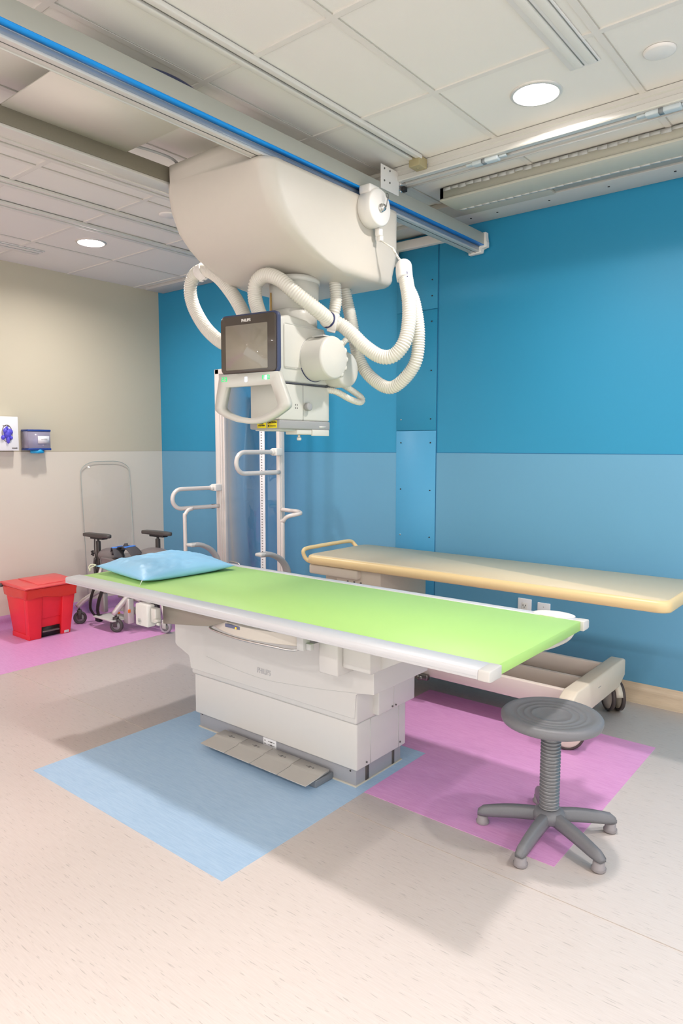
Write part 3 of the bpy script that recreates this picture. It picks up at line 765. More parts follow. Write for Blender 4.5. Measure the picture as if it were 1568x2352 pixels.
# ------------------------------------------------------------------ examination table
ta = thing('examination_table', 'white elevating x-ray table with flat green top and grey plinth', 'x-ray table', (-2.155, 2.29, 0))
TZ = .703
b = B(); b.box(-3.345, -.958, 1.945, 2.640, TZ-.036, TZ+.0015, .0015, 1); put(b.done('table_top', GREEN), ta)
b = B(); b.box(-3.30, -1.0, 2.0, 2.6, TZ-.05, TZ-.037, .002); put(b.done('top_frame', ALUS), ta)
def rail(y0, y1, nm):
    s = 1 if y0 < 2 else -1
    b = B()
    oy = y0 if s > 0 else y1; iy = y1 if s > 0 else y0
    b.prism([(oy, TZ-.030), (oy, TZ-.008), (oy+s*.004, TZ), (iy-s*.001, TZ+.003), (iy-s*.001, TZ-.034), (oy+s*.014, TZ-.034)], -3.372, -.985, 'x', .0012, 1)
    b.box(-3.36, -.99, min(oy-s*.0008, oy+s*.004), max(oy-s*.0008, oy+s*.004), TZ-.022, TZ-.020)
    o = b.done(nm, ALU, ta)
    b = B(); b.prism([(oy-s*.001, TZ-.032), (oy-s*.001, TZ-.007), (oy+s*.004, TZ+.001), (iy+s*.001, TZ+.004), (iy+s*.001, TZ-.036), (oy+s*.014, TZ-.036)], -.985, -.945, 'x', .003, 2)
    put(b.done('end_cap', WHITE), o)
rail(1.862, 1.944, 'side_rail'); rail(2.641, 2.70, 'side_rail')
# base
b = B(); b.box(-2.650, -1.672, 2.142, 2.462, .004, .078, .003); pn = b.done('plinth', PLINTH, ta)
b = B(); b.box(-2.655, -1.667, 2.136, 2.468, 0, .006, .001); put(b.done('floor_seal', mat('seal_cream', (196, 190, 176), .6)), ta)
b = B()
b.box(-1.676, -1.6705, 2.205, 2.228, .006, .076); b.box(-1.676, -1.6705, 2.395, 2.412, .006, .076)
put(b.done('slot', mat('slot_dark', (84, 78, 74), .7)), pn)
b = B(); b.cyl((-2.63, 2.143, .068), (-2.63, 2.14, .068), .004, 8); b.cyl((-1.70, 2.143, .062), (-1.70, 2.14, .062), .004, 8); put(b.done('screw', PRINTD), pn)
b = B(); b.box(-2.664, -1.655, 2.126, 2.475, .076, .272, .006, 3); lc = b.done('lower_cover', WHITE, ta)
b = B(); b.box(-1.6555, -1.6535, 2.215, 2.2175, .08, .27); b.box(-1.6555, -1.6535, 2.418, 2.4205, .08, .27)
put(b.done('seam', GREYL), lc)
b = B()
for y, z in ((2.19, .095), (2.43, .10)): b.cyl((-1.654, y, z), (-1.651, y, z), .004, 8)
put(b.done('screw', STEELD), lc)
b = B(); b.box(-2.672, -1.648, 2.113, 2.492, .274, .44, .010, 3); mc = b.done('middle_cover', WHITE, ta)
b = B()
for y, z in ((2.32, .30), (2.345, .30)): b.cyl((-1.619, y, z), (-1.616, y, z), .004, 8)
put(b.done('screw', STEELD), mc)
b = B(); b.box(-1.66, -1.62, 2.225, 2.492, .286, .45, .006, 2); b.box(-1.6205, -1.6185, 2.33, 2.3325, .29, .44); put(b.done('side_skirt', WHITE), ta)
# upper cover: slightly flared at the head end
b = B()
b.prism([(-1.56, .42), (-1.56, .60), (-2.79, .60), (-2.79, .405), (-2.772, .392), (-2.74, .383), (-2.685, .366), (-2.676, .352), (-2.672, .30), (-1.655, .30), (-1.65, .402), (-1.64, .412)], 2.1088, 2.50, 'y', .003, 2)
ARC = [(-2.55, 2.1088, .382), (-2.39, 2.1088, .364), (-2.17, 2.1088, .354), (-1.98, 2.1088, .368), (-1.83, 2.1088, .384), (-1.64, 2.1088, .410)]
uc = b.done('upper_cover', WHITE, ta, smooth=False)
b = B(); b.tube(smoothpath(ARC, .02), .0012, 6)
put(b.done('seam', GREYL), uc)
text('maker_name', 'PHILIPS', .034, facing_y(-2.163, 2.108, .388), mat('logo_grey', (188, 186, 186), .5), uc, .0003, .78)
b = B(); b.box(-2.79, -1.56, 2.12, 2.49, .60, .606, .002); put(b.done('cover_edge', GREYL), uc)
b = B(); b.box(-2.6, -1.7, 2.16, 2.45, .606, .655, .004); put(b.done('lift_frame', mat('frame_navy', (84, 92, 130), .4, .3)), ta)
# side box near the foot end
b = B(); b.box(-1.748, -1.652, 2.0, 2.11, .500, .66, .006, 2); b.box(-1.652, -1.52, 2.03, 2.49, .53, .655, .006, 2); put(b.done('junction_box', WHITE), ta)
b = B(); b.prism([(-1.57, .50), (-1.42, .585), (-1.34, .615), (-1.34, .666), (-1.57, .666)], 2.10, 2.45, 'y', .004); put(b.done('foot_bracket', WHITE), ta)
# cassette tray with curved handle
b = B()
P = []
for k in range(21):
    a = k/20; x = -2.33+.54*a; P.append((x, 1.952 - .058*math.sin(PI*a)))
for k in range(20, -1, -1):
    a = k/20; x = -2.33+.54*a; P.append((x, 1.99))
b.prism(P, .605, .652, 'z', .006, 2); tr = b.done('cassette_tray', CREAM, ta)
b = B(); b.box(-2.34, -1.79, 1.985, 2.14, .60, .64, .003); put(b.done('tray_body', GREYM), tr)
b = B(); b.tube(smoothpath([(-2.335, 1.99, .598), (-2.31, 1.935, .594), (-2.1, 1.905, .592), (-1.9, 1.915, .592), (-1.82, 1.93, .592), (-1.79, 1.96, .598), (-1.785, 2.0, .60)], .01), .005, 8); put(b.done('pull_rail', STEEL), tr)
b = B(); b.box(-1.80, -1.765, 1.93, 1.97, .596, .655, .003); b.box(-1.765, -1.74, 1.945, 1.965, .60, .625, .002); put(b.done('latch', GREYL), tr)
b = B(); b.box(-2.17, -2.08, 1.893, 1.899, .634, .648, .002); put(b.done('finger_slot', mat('slot_blue_grey', (96, 104, 132), .4)), tr)
b = B(); b.lathe([(0, 0), (.005, 0), (.004, .003), (0, .003)], 10, T(-2.10, 1.891, .640) @ RX(PI/2)); put(b.done('indicator', emis('amber_led', (250, 190, 60), .6)), tr)
# head end clamp block
b = B(); b.box(-2.712, -2.618, 1.83, 1.875, .566, .668, .008, 3); hb = b.done('bucky_counterweight', WHITE, ta)
b = B(); b.lathe([(.011, 0), (.012, .001), (.013, 0)], 24, T(-2.678, 1.8295, .59) @ RX(PI/2), cap=False); b.lathe([(0, 0), (.006, 0), (.006, .002), (0, .002)], 20, T(-2.678, 1.8295, .59) @ RX(PI/2)); put(b.done('round_badge', GREYM), hb)
b = B(); b.box(-2.615, -2.58, 1.845, 1.875, .59, .655, .003); b.box(-2.59, -2.56, 1.84, 1.86, .60, .61, .002); b.cyl((-2.59, 1.86, .585), (-2.57, 1.86, .585), .008, 12); put(b.done('clamp', ALUS), hb)
b = B(); b.prism([(-2.60, .575), (-2.60, .66), (-2.15, .66), (-2.28, .615)], 1.90, 1.93, 'y', .002); put(b.done('bucky_rail', mat('rail_grey_brown', (150, 144, 132), .4, .3)), ta)
# hand grip pieces on the far side
b = B(); t = bmesh.new(); bmesh.ops.create_uvsphere(t, u_segments=28, v_segments=14, radius=1); b.join(t, T(-1.083, 2.685, TZ+.002) @ RZ(.12) @ Matrix.Diagonal((.085, .045, .011, 1))); put(b.done('oval_handgrip', WHITE2), ta)
b = B(); b.tube(smoothpath([(-1.30, 2.45, .60), (-1.2, 2.47, .585), (-1.09, 2.56, .588), (-1.04, 2.68, .602), (-1.03, 2.75, .622), (-1.035, 2.76, .645), (-1.06, 2.74, .66)], .012), .01, 10, flat=((0, 0, 1), 1.0, .8)); put(b.done('curved_handle', CREAM), ta)
# pictogram plate + pedals
b = B(); b.box(-2.202, -2.120, 2.138, 2.1415, .016, .072, .001); lp = b.done('pictogram_plate', PAPER, ta)
b = B()
for i, z in enumerate((.058, .044, .030)):
    b.box(-2.155, -2.145, 2.1365, 2.1382, z-.003, z+.003); b.box(-2.17, -2.156, 2.1365, 2.1382, z-.0008, z+.0008); b.box(-2.143, -2.13, 2.1365, 2.1382, z-.0008, z+.0008)
    b.box(-2.193, -2.187, 2.1365, 2.1382, z-.002, z+.002)
put(b.done('pictogram', PRINT), lp)
for i in range(4):
    x0 = -2.44+i*.1625
    b = B(); b.prism([(1.972, .028), (1.972, .032), (2.052, .038), (2.062, .045), (2.12, .047), (2.12, .036), (2.062, .034)], x0, x0+.1585, 'x', .001, 1)
    pd = b.done('foot_pedal', mat('pedal_grey', (186, 182, 176), .35, .25), ta)
    b = B(); cx = x0+.078
    b.box(cx-.02, cx+.02, 2.086, 2.0875, .0455, .0466); b.box(cx-.005, cx+.005, 2.080, 2.094, .0455, .0468); b.prism([(cx+.018, 2.081), (cx+.026, 2.087), (cx+.018, 2.093)], .0455, .0466, 'z')
    put(b.done('symbol', PRINT), pd)
b = B(); b.box(-2.44, -1.79, 2.03, 2.14, .002, .030, .002); put(b.done('pedal_base', mat('pedal_base_grey', (120, 124, 130), .5)), ta)

# ------------------------------------------------------------------ pillow
def pillow():
    N = 44; t = bmesh.new(); G = {}
    c00, c10, c11, c01 = Vector((-3.345, 2.02)), Vector((-2.872, 1.985)), Vector((-2.845, 2.565)), Vector((-3.335, 2.60))
    for side in (1, -1):
        for i in range(N+1):
            for j in range(N+1):
                if side < 0 and (i in (0, N) or j in (0, N)): G[side, i, j] = G[1, i, j]; continue
                u, v = i/N, j/N
                uu, vv = 2*u-1, 2*v-1
                pinch = 1-.055*(1-vv*vv)*abs(uu)**3*0; 
                p = c00*(1-u)*(1-v)+c10*u*(1-v)+c11*u*v+c01*(1-u)*v
                ctr = (c00+c10+c11+c01)/4
                # sides pull in between corners
                p = p + (ctr-p)*(.05*(1-vv**2)*uu**4 + .05*(1-uu**2)*vv**4)
                h = ((1-abs(uu)**2.6)*(1-abs(vv)**2.6))**.55
                wr = noise.noise(Vector((uu*2.2, vv*2.2, side*3)))*.012 + abs(noise.noise(Vector((uu*5+vv*3, vv*4-uu*2, side))))*.010
                edge = min(1, 4*min(1-abs(uu), 1-abs(vv)))
                rad = math.atan2(vv, uu)
                wr += .004*math.sin(rad*22+noise.noise(Vector((uu*3, vv*3, 0)))*4)*(1-h)*edge
                zc = TZ+.024 + .016*(1-u)
                if side > 0: z = zc + (.052+.010*v)*h + wr*edge*.8
                else: z = max(TZ+.004, zc - .045*h)
                G[side, i, j] = t.verts.new((p.x, p.y, max(z, TZ+.004)))
    for side in (1, -1):
        for i in range(N):
            for j in range(N):
                f = [G[side, i, j], G[side, i+1, j], G[side, i+1, j+1], G[side, i, j+1]]
                t.faces.new(f if side > 0 else f[::-1])
    b = B(); b.join(t); return b
o = pillow().done('pillow', PILLOW, ang=180)
tag(o, 'light blue vinyl pillow lying on the head end of the green table', 'pillow')
b = B(); b.tube(smoothpath([(-3.345, 2.025, .748), (-3.358, 2.01, .752), (-3.37, 2.0, .745), (-3.366, 1.995, .73), (-3.355, 2.0, .722)], .006), .003, 6)
b.tube(smoothpath([(-3.345, 2.025, .748), (-3.356, 2.005, .738), (-3.35, 1.99, .73), (-3.355, 1.99, .718)], .006), .003, 6)
put(b.done('tie', mat('tie_cream', (226, 224, 196), .6)), o)
b = B(); b.tube([(-2.872, 1.985, .733), (-2.87, 1.975, .72), (-2.872, 1.968, .706)], .0015, 6); put(b.done('loose_thread', WHITE2), o)

# ------------------------------------------------------------------ stool
SX, SY = -.925, 2.30
st = thing('rolling_stool', 'dark grey round stool with ribbed column and five feet', 'stool', (SX, SY, 0))
seat = B(); prof = [(0, .4435), (.04, .443), (.066, .4445), (.068, .4462), (.070, .4445), (.092, .4445), (.094, .4462), (.096, .4445), (.116, .446), (.118, .4475), (.120, .4462), (.140, .449), (.143, .451), (.160, .450), (.168, .447), (.1735, .440), (.1735, .428), (.170, .420), (.160, .415), (.10, .413), (0, .413)]
seat.lathe(prof, 64, T(SX, SY, 0), cap=False); put(seat.done('seat', STOOL, ang=70), st)
b = B(); b.cyl((SX, SY, .385), (SX, SY, .414), .014, 20); b.lathe([(.03, 0), (.026, .012), (.0, .012)], 20, T(SX, SY, .402)); put(b.done('gas_lift', STEEL), st)
b = B(); P = [(0, .385), (.024, .385), (.032, .380)]
nz = 22; z0, z1 = .10, .378
for k in range(nz):
    z = z1-(z1-z0)*k/nz; d = (z1-z0)/nz
    P += [(.0335, z-d*.08), (.0352, z-d*.2), (.0352, z-d*.38), (.0335, z-d*.5), (.027, z-d*.58), (.027, z-d*.96)]
P += [(.0335, .098), (.036, .092), (.036, .085), (0, .085)]
b.lathe(P, 36, T(SX, SY, 0), cap=False); put(b.done('ribbed_column', mat('bellows_grey', (140, 140, 142), .25, .4), ang=25), st)
feet = [(-.923, 2.068), (-.707, 2.201), (-.775, 2.453), (-1.123, 2.232), (-1.045, 2.497)]
b = B(); b.lathe([(0, .06), (.05, .06), (.056, .066), (.056, .09), (.048, .098), (.034, .104), (0, .104)], 32, T(SX, SY, 0), cap=False); put(b.done('hub', STOOL), st)
base = math.atan2(2.068-SY, -.923-SX)
for (fx, fy) in feet:
    d = Vector((fx-SX, fy-SY)); d *= .232/d.length; a = math.atan2(d.y, d.x); L = .232
    xf = T(SX, SY, 0) @ RZ(a)
    b = B(); t = bmesh.new(); rings = []
    K = 12
    for k in range(K+1):
        f = k/K; x = .035+(L+.018-.035)*f
        top = .098 - .036*f**1.8; bot = .058 - .028*f**1.4 if f < .8 else .058-.028*.8**1.4 - (f-.8)*.01
        wt = .017-.004*f if k < K else .009; wb = wt+.004
        if k == K: top -= .010
        pr = [(-wb, bot), (-wb, bot+.012), (-wt, top-.006), (-wt*.6, top), (wt*.6, top), (wt, top-.006), (wb, bot+.012), (wb, bot)]
        rings.append([t.verts.new((x, p[0], p[1])) for p in pr])
    for r1, r3 in zip(rings, rings[1:]):
        for i in range(8): t.faces.new((r1[i], r1[(i+1) % 8], r3[(i+1) % 8], r3[i]))
    t.faces.new(rings[0]); t.faces.new(rings[-1]); b.join(t, xf)
    lg = b.done('leg', STOOL, st, ang=50)
    b = B(); b.lathe([(0, 0), (.021, 0), (.0235, .003), (.0225, .011), (.0195, .015), (.019, .028), (.015, .032), (0, .032)], 24, xf @ T(L, 0, .001)); b.lathe([(.0237, .008), (.0242, .0095), (.0237, .011)], 24, xf @ T(L, 0, 0), cap=False)
    put(b.done('foot', STOOLC), lg)

# ------------------------------------------------------------------ stretcher by the wall
sr = thing('stretcher', 'tan topped patient stretcher on big casters against the blue wall', 'stretcher', (-1.8, 3.385, 0))
SZ = .73
b = B(); b.box(-2.81, -.745, 3.085, 3.690, SZ-.052, SZ, .0, 1)
b = B(); t = bmesh.new(); rg = []
for ins, z in ((.02, -.055), (.006, -.052), (.0, -.044), (0, -.022), (.003, -.012), (.009, -.004), (.018, -.001), (.03, -.001)):
    rg.append([t.verts.new((p[0], p[1], SZ+z)) for p in rrect(2.062-2*ins, .606-2*ins, .06-ins, 8, -1.778, 3.3875)])
for r1, r3 in zip(rg, rg[1:]):
    for i in range(len(r1)): t.faces.new((r1[i], r1[(i+1) % len(r1)], r3[(i+1) % len(r1)], r3[i]))
t.faces.new(rg[0]); t.faces.new(rg[-1]); b.join(t); put(b.done('edge_frame', TAN, ang=60), sr)
b = B(); b.prism(rrect(2.025, .569, .045, 6, -1.778, 3.3875), SZ-.004, SZ+.0012, 'z'); put(b.done('mattress_top', TANTOP), sr)
b = B(); b.tube(smoothpath([(-2.80, 3.16, SZ-.052), (-2.84, 3.155, SZ-.048), (-2.868, 3.15, SZ-.02), (-2.872, 3.16, SZ+.018), (-2.872, 3.30, SZ+.024), (-2.872, 3.55, SZ+.024), (-2.868, 3.62, SZ+.018), (-2.85, 3.635, SZ-.005), (-2.80, 3.62, SZ-.03)], .012), .0125, 12); put(b.done('push_handle', TAN), sr)
b = B(); b.box(-2.79, -2.42, 3.105, 3.66, SZ-.115, SZ-.056, .012, 2); put(b.done('head_box', STRB), sr)
b = B(); b.box(-2.74, -2.62, 3.2, 3.60, .3, SZ-.11, .012, 2); b.box(-2.60, -2.28, 3.14, 3.62, .22, SZ-.06, .006, 2); cl = b.done('lift_column', STRB, sr)
b = B()
for k in range(5):
    b.box(-2.52+k*.024, -2.508+k*.024, 3.1385, 3.1405, .585-(k % 3)*.02, .60-(k % 2)*.01)
    b.box(-2.526+k*.024, -2.512+k*.024, 3.1385, 3.1405, .555+(k % 2)*.012, .562+(k % 2)*.012)
put(b.done('instruction_print', PRINT), cl)
for y in (3.2, 3.56):
    b = B(); b.box(-2.5, -1.2, y, y+.04, SZ-.072, SZ-.055, .004); put(b.done('under_rail', STRB), sr)
# base tray
b = B()
b.box(-2.62, -1.15, 3.115, 3.145, .15, .245, .006, 2); b.box(-2.62, -1.15, 3.575, 3.605, .17, .262, .006, 2)
b.box(-2.62, -1.15, 3.145, 3.575, .15, .165); b.box(-2.62, -1.15, 3.33, 3.36, .165, .245, .004)
put(b.done('base_tray', mat('base_tray_cream', (224, 212, 202), .5)), sr)
b = B(); b.prism([(2.965, .20), (2.965, .262), (3.02, .285), (3.66, .285), (3.69, .275), (3.69, .19), (3.60, .15), (3.10, .15)], -1.165, -1.095, 'x', .008, 2); put(b.done('end_beam', STRB), sr)
text('beam_marking', '----', .03, facing_x(-1.0945, 3.3, .235), GREYM, sr)
b = B(); b.prism([(2.965, .20), (2.965, .262), (3.02, .285), (3.66, .285), (3.69, .275), (3.69, .19), (3.60, .15), (3.10, .15)], -2.68, -2.61, 'x', .008, 2); put(b.done('end_beam', STRB), sr)
b = B(); b.lathe([(0, 0), (.022, .0), (.026, .006), (.02, .02), (0, .022)], 16, T(-1.98, 3.10, .135)); b.box(-2.05, -1.93, 3.085, 3.115, .135, .165, .006); put(b.done('brake_pedal', STEELD), sr)
def big_caster(x, y, ang, parent, R=.068):
    xf = T(x, y, 0) @ RZ(ang)
    b = B(); b.lathe([(0, .0), (.03, 0), (.03, .07), (0, .08)], 20, xf @ T(0, 0, .155)); b.lathe([(.032, 0), (.034, .01), (.032, .02)], 20, xf @ T(0, 0, .15))
    b.box(-.045, .05, -.02, .02, .085, .155, .01, 2, xf)
    ca = b.done('caster', STRB, parent)
    wx = xf @ T(.03, 0, R) @ RX(PI/2)
    for s in (-1, 1):
        b = B(); b.lathe([(R-.012, -.007), (R-.010, -.010), (R, -.008), (R, .008), (R-.010, .010), (R-.012, .007)], 36, wx @ T(0, 0, s*.026), cap=False); put(b.done('tyre', mat('tyre_brown', (74, 64, 62), .6)), ca)
        b = B(); b.lathe([(0, -.011), (R-.02, -.010), (R-.009, -.006), (R-.009, .006), (0, .008)], 36, wx @ T(0, 0, s*.026)); put(b.done('wheel_disc', STRB), ca)
    b = B(); b.prism([(R*1.08*math.cos(math.radians(a)), R*1.08*math.sin(math.radians(a))) for a in range(10, 171, 16)]+[(R*.9*math.cos(math.radians(a)), R*.9*math.sin(math.radians(a))) for a in range(170, 9, -16)], -.017, .017, 'z', xf=wx); put(b.done('mudguard', STRB), ca)
big_caster(-1.165, 3.68, -.83, sr, .08); big_caster(-1.13, 3.07, -2.6, sr, .075); big_caster(-2.645, 3.655, .4, sr, .08); big_caster(-2.645, 3.10, .4, sr, .08)

# ------------------------------------------------------------------ red step bin
bx = thing('step_bin', 'red pedal waste bin with red liner by the beige wall', 'bin', (-4.91, 2.52, 0))
def frustum(b, z0, z1, r0, r1, bev=.006):
    t = bmesh.new()
    A = [t.verts.new((x, y, z0)) for x, y in r0]; Z = [t.verts.new((x, y, z1)) for x, y in r1]
    t.faces.new(A); t.faces.new(Z); n = len(A)
    for i in range(n): t.faces.new((A[i], A[(i+1) % n], Z[(i+1) % n], Z[i]))
    if bev: bmesh.ops.bevel(t, geom=t.edges[:], offset=bev, segments=2, affect='EDGES', profile=.5)
    b.join(t)
def rc(x0, x1, y0, y1): return [(x0, y0), (x1, y0), (x1, y1), (x0, y1)]
X1, X1T = -4.785, -4.745
b = B()
frustum(b, 0, .35, rc(-5.03, X1-.03, 2.36, 2.665), rc(-5.07, X1T-.03, 2.33, 2.695), .008)
def fx(z): return X1+(X1T-X1)*z/.35
frustum(b, 0, .35, rc(X1-.05, X1, 2.355, 2.445), rc(X1T-.05, X1T, 2.325, 2.447), .006)
frustum(b, 0, .35, rc(X1-.05, X1, 2.595, 2.668), rc(X1T-.05, X1T, 2.60, 2.70), .006)
frustum(b, .14, .35, rc(X1-.05, X1-.005, 2.44, 2.60), rc(X1T-.05, X1T-.006, 2.44, 2.605), .004)
b.box(-5.03, X1+.004, 2.352, 2.361, 0, .036, .003)
bo = b.done('bin_body', RED, bx)
b = B(); b.box(X1-.033, X1-.018, 2.446, 2.594, .003, .075); put(b.done('recess', BLACK), bx)
b = B(); b.box(X1-.03, X1+.0, 2.455, 2.585, .038, .05, .004, 2); b.box(X1-.05, X1-.02, 2.49, 2.55, .03, .05, .004); put(b.done('pedal', mat('pedal_dark', (120, 112, 108), .35, .4)), bx)
b = B(); b.box(X1-.001, X1+.003, 2.618, 2.655, .006, .026, .001); put(b.done('sticker', GREYL), bx)
b = B(); frustum(b, .30, .375, rc(-5.075, X1T-.006, 2.322, 2.702), rc(-5.085, X1T+.012, 2.316, 2.714), .008)
b.prism([(X1T+.006, .305), (X1T+.006, .31), (X1T+.010, .372), (X1T+.002, .372)], 2.33, 2.70, 'y')
bmesh.ops.subdivide_edges(b.bm, edges=b.bm.edges[:], cuts=5, use_grid_fill=True)
for v in b.bm.verts:
    f = max(0, min(1, (.36-v.co.z)/.06))
    v.co.z += noise.noise(v.co*14)*.012*f + (.012*math.sin((v.co.y-2.32)*16)-.004)*f*(1 if v.co.x > -4.8 else .4)
    v.co.x += noise.noise(v.co*22)*.004
put(b.done('bin_liner', REDBAG, ang=60), bx)
b = B(); b.prism([(-5.10, .378), (-5.10, .400), (-5.06, .405), (-4.80, .400), (-4.722, .392), (-4.718, .384), (-4.73, .376)], 2.308, 2.720, 'y', .004, 2); put(b.done('lid', REDLID), bx)
b = B(); b.box(-5.10, -4.78, 2.335, 2.70, .0, .006, .002, xf=T(0, 0, 0)); b.bm.clear()
b.prism([(-5.05, .400), (-5.05, .411), (-4.95, .413), (-4.76, .401), (-4.76, .394)], 2.42, 2.70, 'y', .002); put(b.done('lid_panel', REDLID), bx)
b = B(); b.cyl((-5.075, 2.298, .375), (-5.075, 2.312, .375), .014, 12); put(b.done('hinge', DGREY), bx)

# ------------------------------------------------------------------ wheelchair-like transport chair
ch = thing('transport_chair', 'grey transport chair with black armrests, straps and casters by the beige wall', 'wheelchair', (-4.62, 3.12, 0))
chm = mat('chair_frame_silver', (206, 202, 198), .32, .35)
# local frame: chair faces -y (towards the table head); seat centre
cxm, cym = -4.60, 3.15
def armrest(x, y0, y1, z, tilt=0):
    pass
for nm, xa, ya, za in (('l', -4.945, 3.02, .665), ('r', -4.445, 3.22, .705)):
    # pads run diagonally in the picture: along +x
    b = B()
    P = [(-.155, -.032), (-.155, .032), (.06, .036), (.10, .034), (.135, .022), (.15, 0), (.135, -.022), (.10, -.034), (.06, -.036)]
    b.prism(P, za, za+.028, 'z', .008, 3, T(xa, ya, 0) @ RZ(.1))
    pad = b.done('armrest_pad', DGREY, ch)
    b = B(); b.box(-.06, .09, -.026, .026, za-.014, za+.001, .003, 2, T(xa-.01, ya, 0) @ RZ(.1)); put(b.done('pad_plate', BLACK), pad)
    b = B(); b.box(xa-.02, xa+.016, ya-.012, ya+.012, .38, za-.03, .004); b.cyl((xa-.002, ya, za-.05), (xa-.002, ya, za-.01), .010, 12)
    put(b.done('armrest_post', DGREY), ch)
    b = B()
    for k in range(5):
        a = k*2*PI/5
        b.box(0, .024, -.006, .006, -.005, .005, .002, 1, T(xa-.055, ya-.02, za-.13) @ RX(PI/2) @ RZ(a))
    put(b.done('clamp_star', BLACK), ch)
b = B(); b.tube(smoothpath([(-4.965, 3.0, .655), (-4.968, 3.0, .56), (-4.965, 3.01, .46), (-4.95, 3.02, .40)], .02), .006, 8); b.tube(smoothpath([(-4.965, 3.0, .50), (-4.975, 3.0, .44), (-4.96, 3.0, .33), (-4.95, 3.02, .25)], .02), .012, 8); put(b.done('side_tube', DGREY), ch)
# seat and cushion
b = B()
b.prism(rrect(.46, .44, .06, 6, cxm, cym), .455, .53, 'z', .02, 4); put(b.done('seat_cushion', UPHOL), ch)
b = B(); t = bmesh.new(); bmesh.ops.create_uvsphere(t, u_segments=24, v_segments=14, radius=1); b.join(t, T(-4.40, 3.16, .555) @ Matrix.Diagonal((.17, .10, .06, 1)))
t = bmesh.new(); bmesh.ops.create_uvsphere(t, u_segments=24, v_segments=14, radius=1); b.join(t, T(-4.80, 3.04, .53) @ Matrix.Diagonal((.14, .08, .06, 1)))
put(b.done('side_bolster', UPHOL), ch)
# folded straps
for k, (xx, yy, zz, rot, w) in enumerate(((-4.56, 3.02, .60, .10, .075), (-4.66, 3.0, .585, -.45, .06))):
    pts = [(-.11, 0, -.045), (-.085, 0, -.01), (-.04, 0, .018), (0, 0, .026), (.05, 0, .018), (.095, 0, -.01), (.12, 0, -.04)]
    xf = T(xx, yy, zz) @ RZ(rot)
    b = B(); b.tube([xf @ v for v in smoothpath(pts, .012)], 1, 12, flat=((0, 1, 0), w*.7, .006)); so = b.done('strap', STRAPG, ch)
    for off in (-.035, .035):
        b = B(); P2 = [xf @ Vector((v.x, v.y-w*.0+off*0, v.z+.006)) for v in smoothpath(pts, .012) if (off-.016) < v.x < (off+.016)]
        if len(P2) > 1:
            b.tube(P2, 1, 12, flat=((0, 1, 0), w*.7+.001, .003)); put(b.done('blue_stripe', STRAPB), so)
b = B(); b.prism([(-4.60, .60), (-4.545, .655), (-4.52, .61)], 2.99, 3.02, 'y', .003); put(b.done('strap_tip', STRAPG), ch)
# frame tubes
b = B()
for x in (cxm-.2, cxm+.2):
    b.tube(smoothpath([(x, 3.36, .10), (x, 3.36, .44), (x, 3.33, .455), (x, 2.98, .455), (x, 2.95, .44), (x, 2.90, .30)], .03), .014, 12)
b.tube([(cxm-.2, 3.1, .20), (cxm+.2, 3.1, .20)], .014, 12); b.tube([(cxm-.2, 3.3, .16), (cxm+.2, 3.3, .16)], .014, 12)
b.tube([(cxm-.17, 3.0, .30), (cxm+.2, 3.02, .24)], .02, 12)
b.box(cxm-.1, cxm+.24, 3.0, 3.06, .12, .16, .006); b.box(cxm+.1, cxm+.32, 3.06, 3.12, .06, .10, .006)
put(b.done('chassis', chm), ch)
b = B(); b.box(-4.76, -4.50, 2.84, 3.02, .085, .095, .002, xf=None); put(b.done('footplate', GREYL), ch)
b = B(); b.tube(smoothpath([(-4.80, 2.97, .36), (-4.835, 2.90, .28), (-4.825, 2.86, .15), (-4.78, 2.88, .07)], .015), 1, 10, flat=((1, 0, 0), .020, .004))
b.tube(smoothpath([(-4.74, 2.97, .36), (-4.735, 2.90, .26), (-4.74, 2.87, .15), (-4.735, 2.88, .06)], .015), 1, 10, flat=((1, 0, 0), .024, .004)); b.box(-4.775, -4.72, 2.865, 2.90, .045, .10, .006)
put(b.done('leg_strap', BLACK), ch)
b = B(); b.box(-4.435, -4.425, 2.93, 2.95, .15, .175, .003); b.box(-4.54, -4.53, 2.91, 2.93, .13, .145, .003); put(b.done('lock_tab', mat('orange_tab', (230, 120, 40), .5)), ch)
b = B(); b.box(-4.51, -4.44, 2.94, 2.99, .06, .25, .008, 2); put(b.done('leg_bracket', chm), ch)
b = B(); b.box(-4.86, -4.80, 2.96, 3.0, .09, .24, .008, 2); put(b.done('leg_bracket', chm), ch)
def caster(x, y, ang, R, w, m, parent, fork):
    xf = T(x, y, 0) @ RZ(ang)
    b = B(); b.box(-.02, .012, -w/2-.008, -w/2-.003, R*.8, R*2.1, .002, 1, xf); b.box(-.02, .012, w/2+.003, w/2+.008, R*.8, R*2.1, .002, 1, xf)
    b.box(-.022, .014, -w/2-.008, w/2+.008, R*2.05, R*2.25, .003, 1, xf); b.cyl(xf @ Vector((-.005, 0, R*2.2)), xf @ Vector((-.005, 0, R*2.7)), .008, 12)
    ca = b.done('caster', fork, parent)
    wx = xf @ T(0, 0, R) @ RX(PI/2)
    b = B(); b.lathe([(R*.62, -w*.3), (R*.7, -w/2), (R*.94, -w/2), (R, -w*.3), (R, w*.3), (R*.94, w/2), (R*.7, w/2), (R*.62, w*.3)], 32, wx, cap=False); put(b.done('tyre', m), ca)
    b = B(); b.lathe([(0, -w*.42), (R*.3, -w*.42), (R*.34, -w*.25), (R*.63, -w*.25), (R*.63, w*.25), (R*.34, w*.25), (R*.3, w*.42), (0, w*.42)], 24, wx); put(b.done('hub', GREYM if m is not BLACK else DGREY), ca)
TY = mat('caster_tyre_dark', (72, 68, 68), .5)
caster(-4.515, 2.885, .5, .052, .024, TY, ch, DGREY); caster(-4.952, 2.845, 1.1, .05, .024, TY, ch, DGREY)
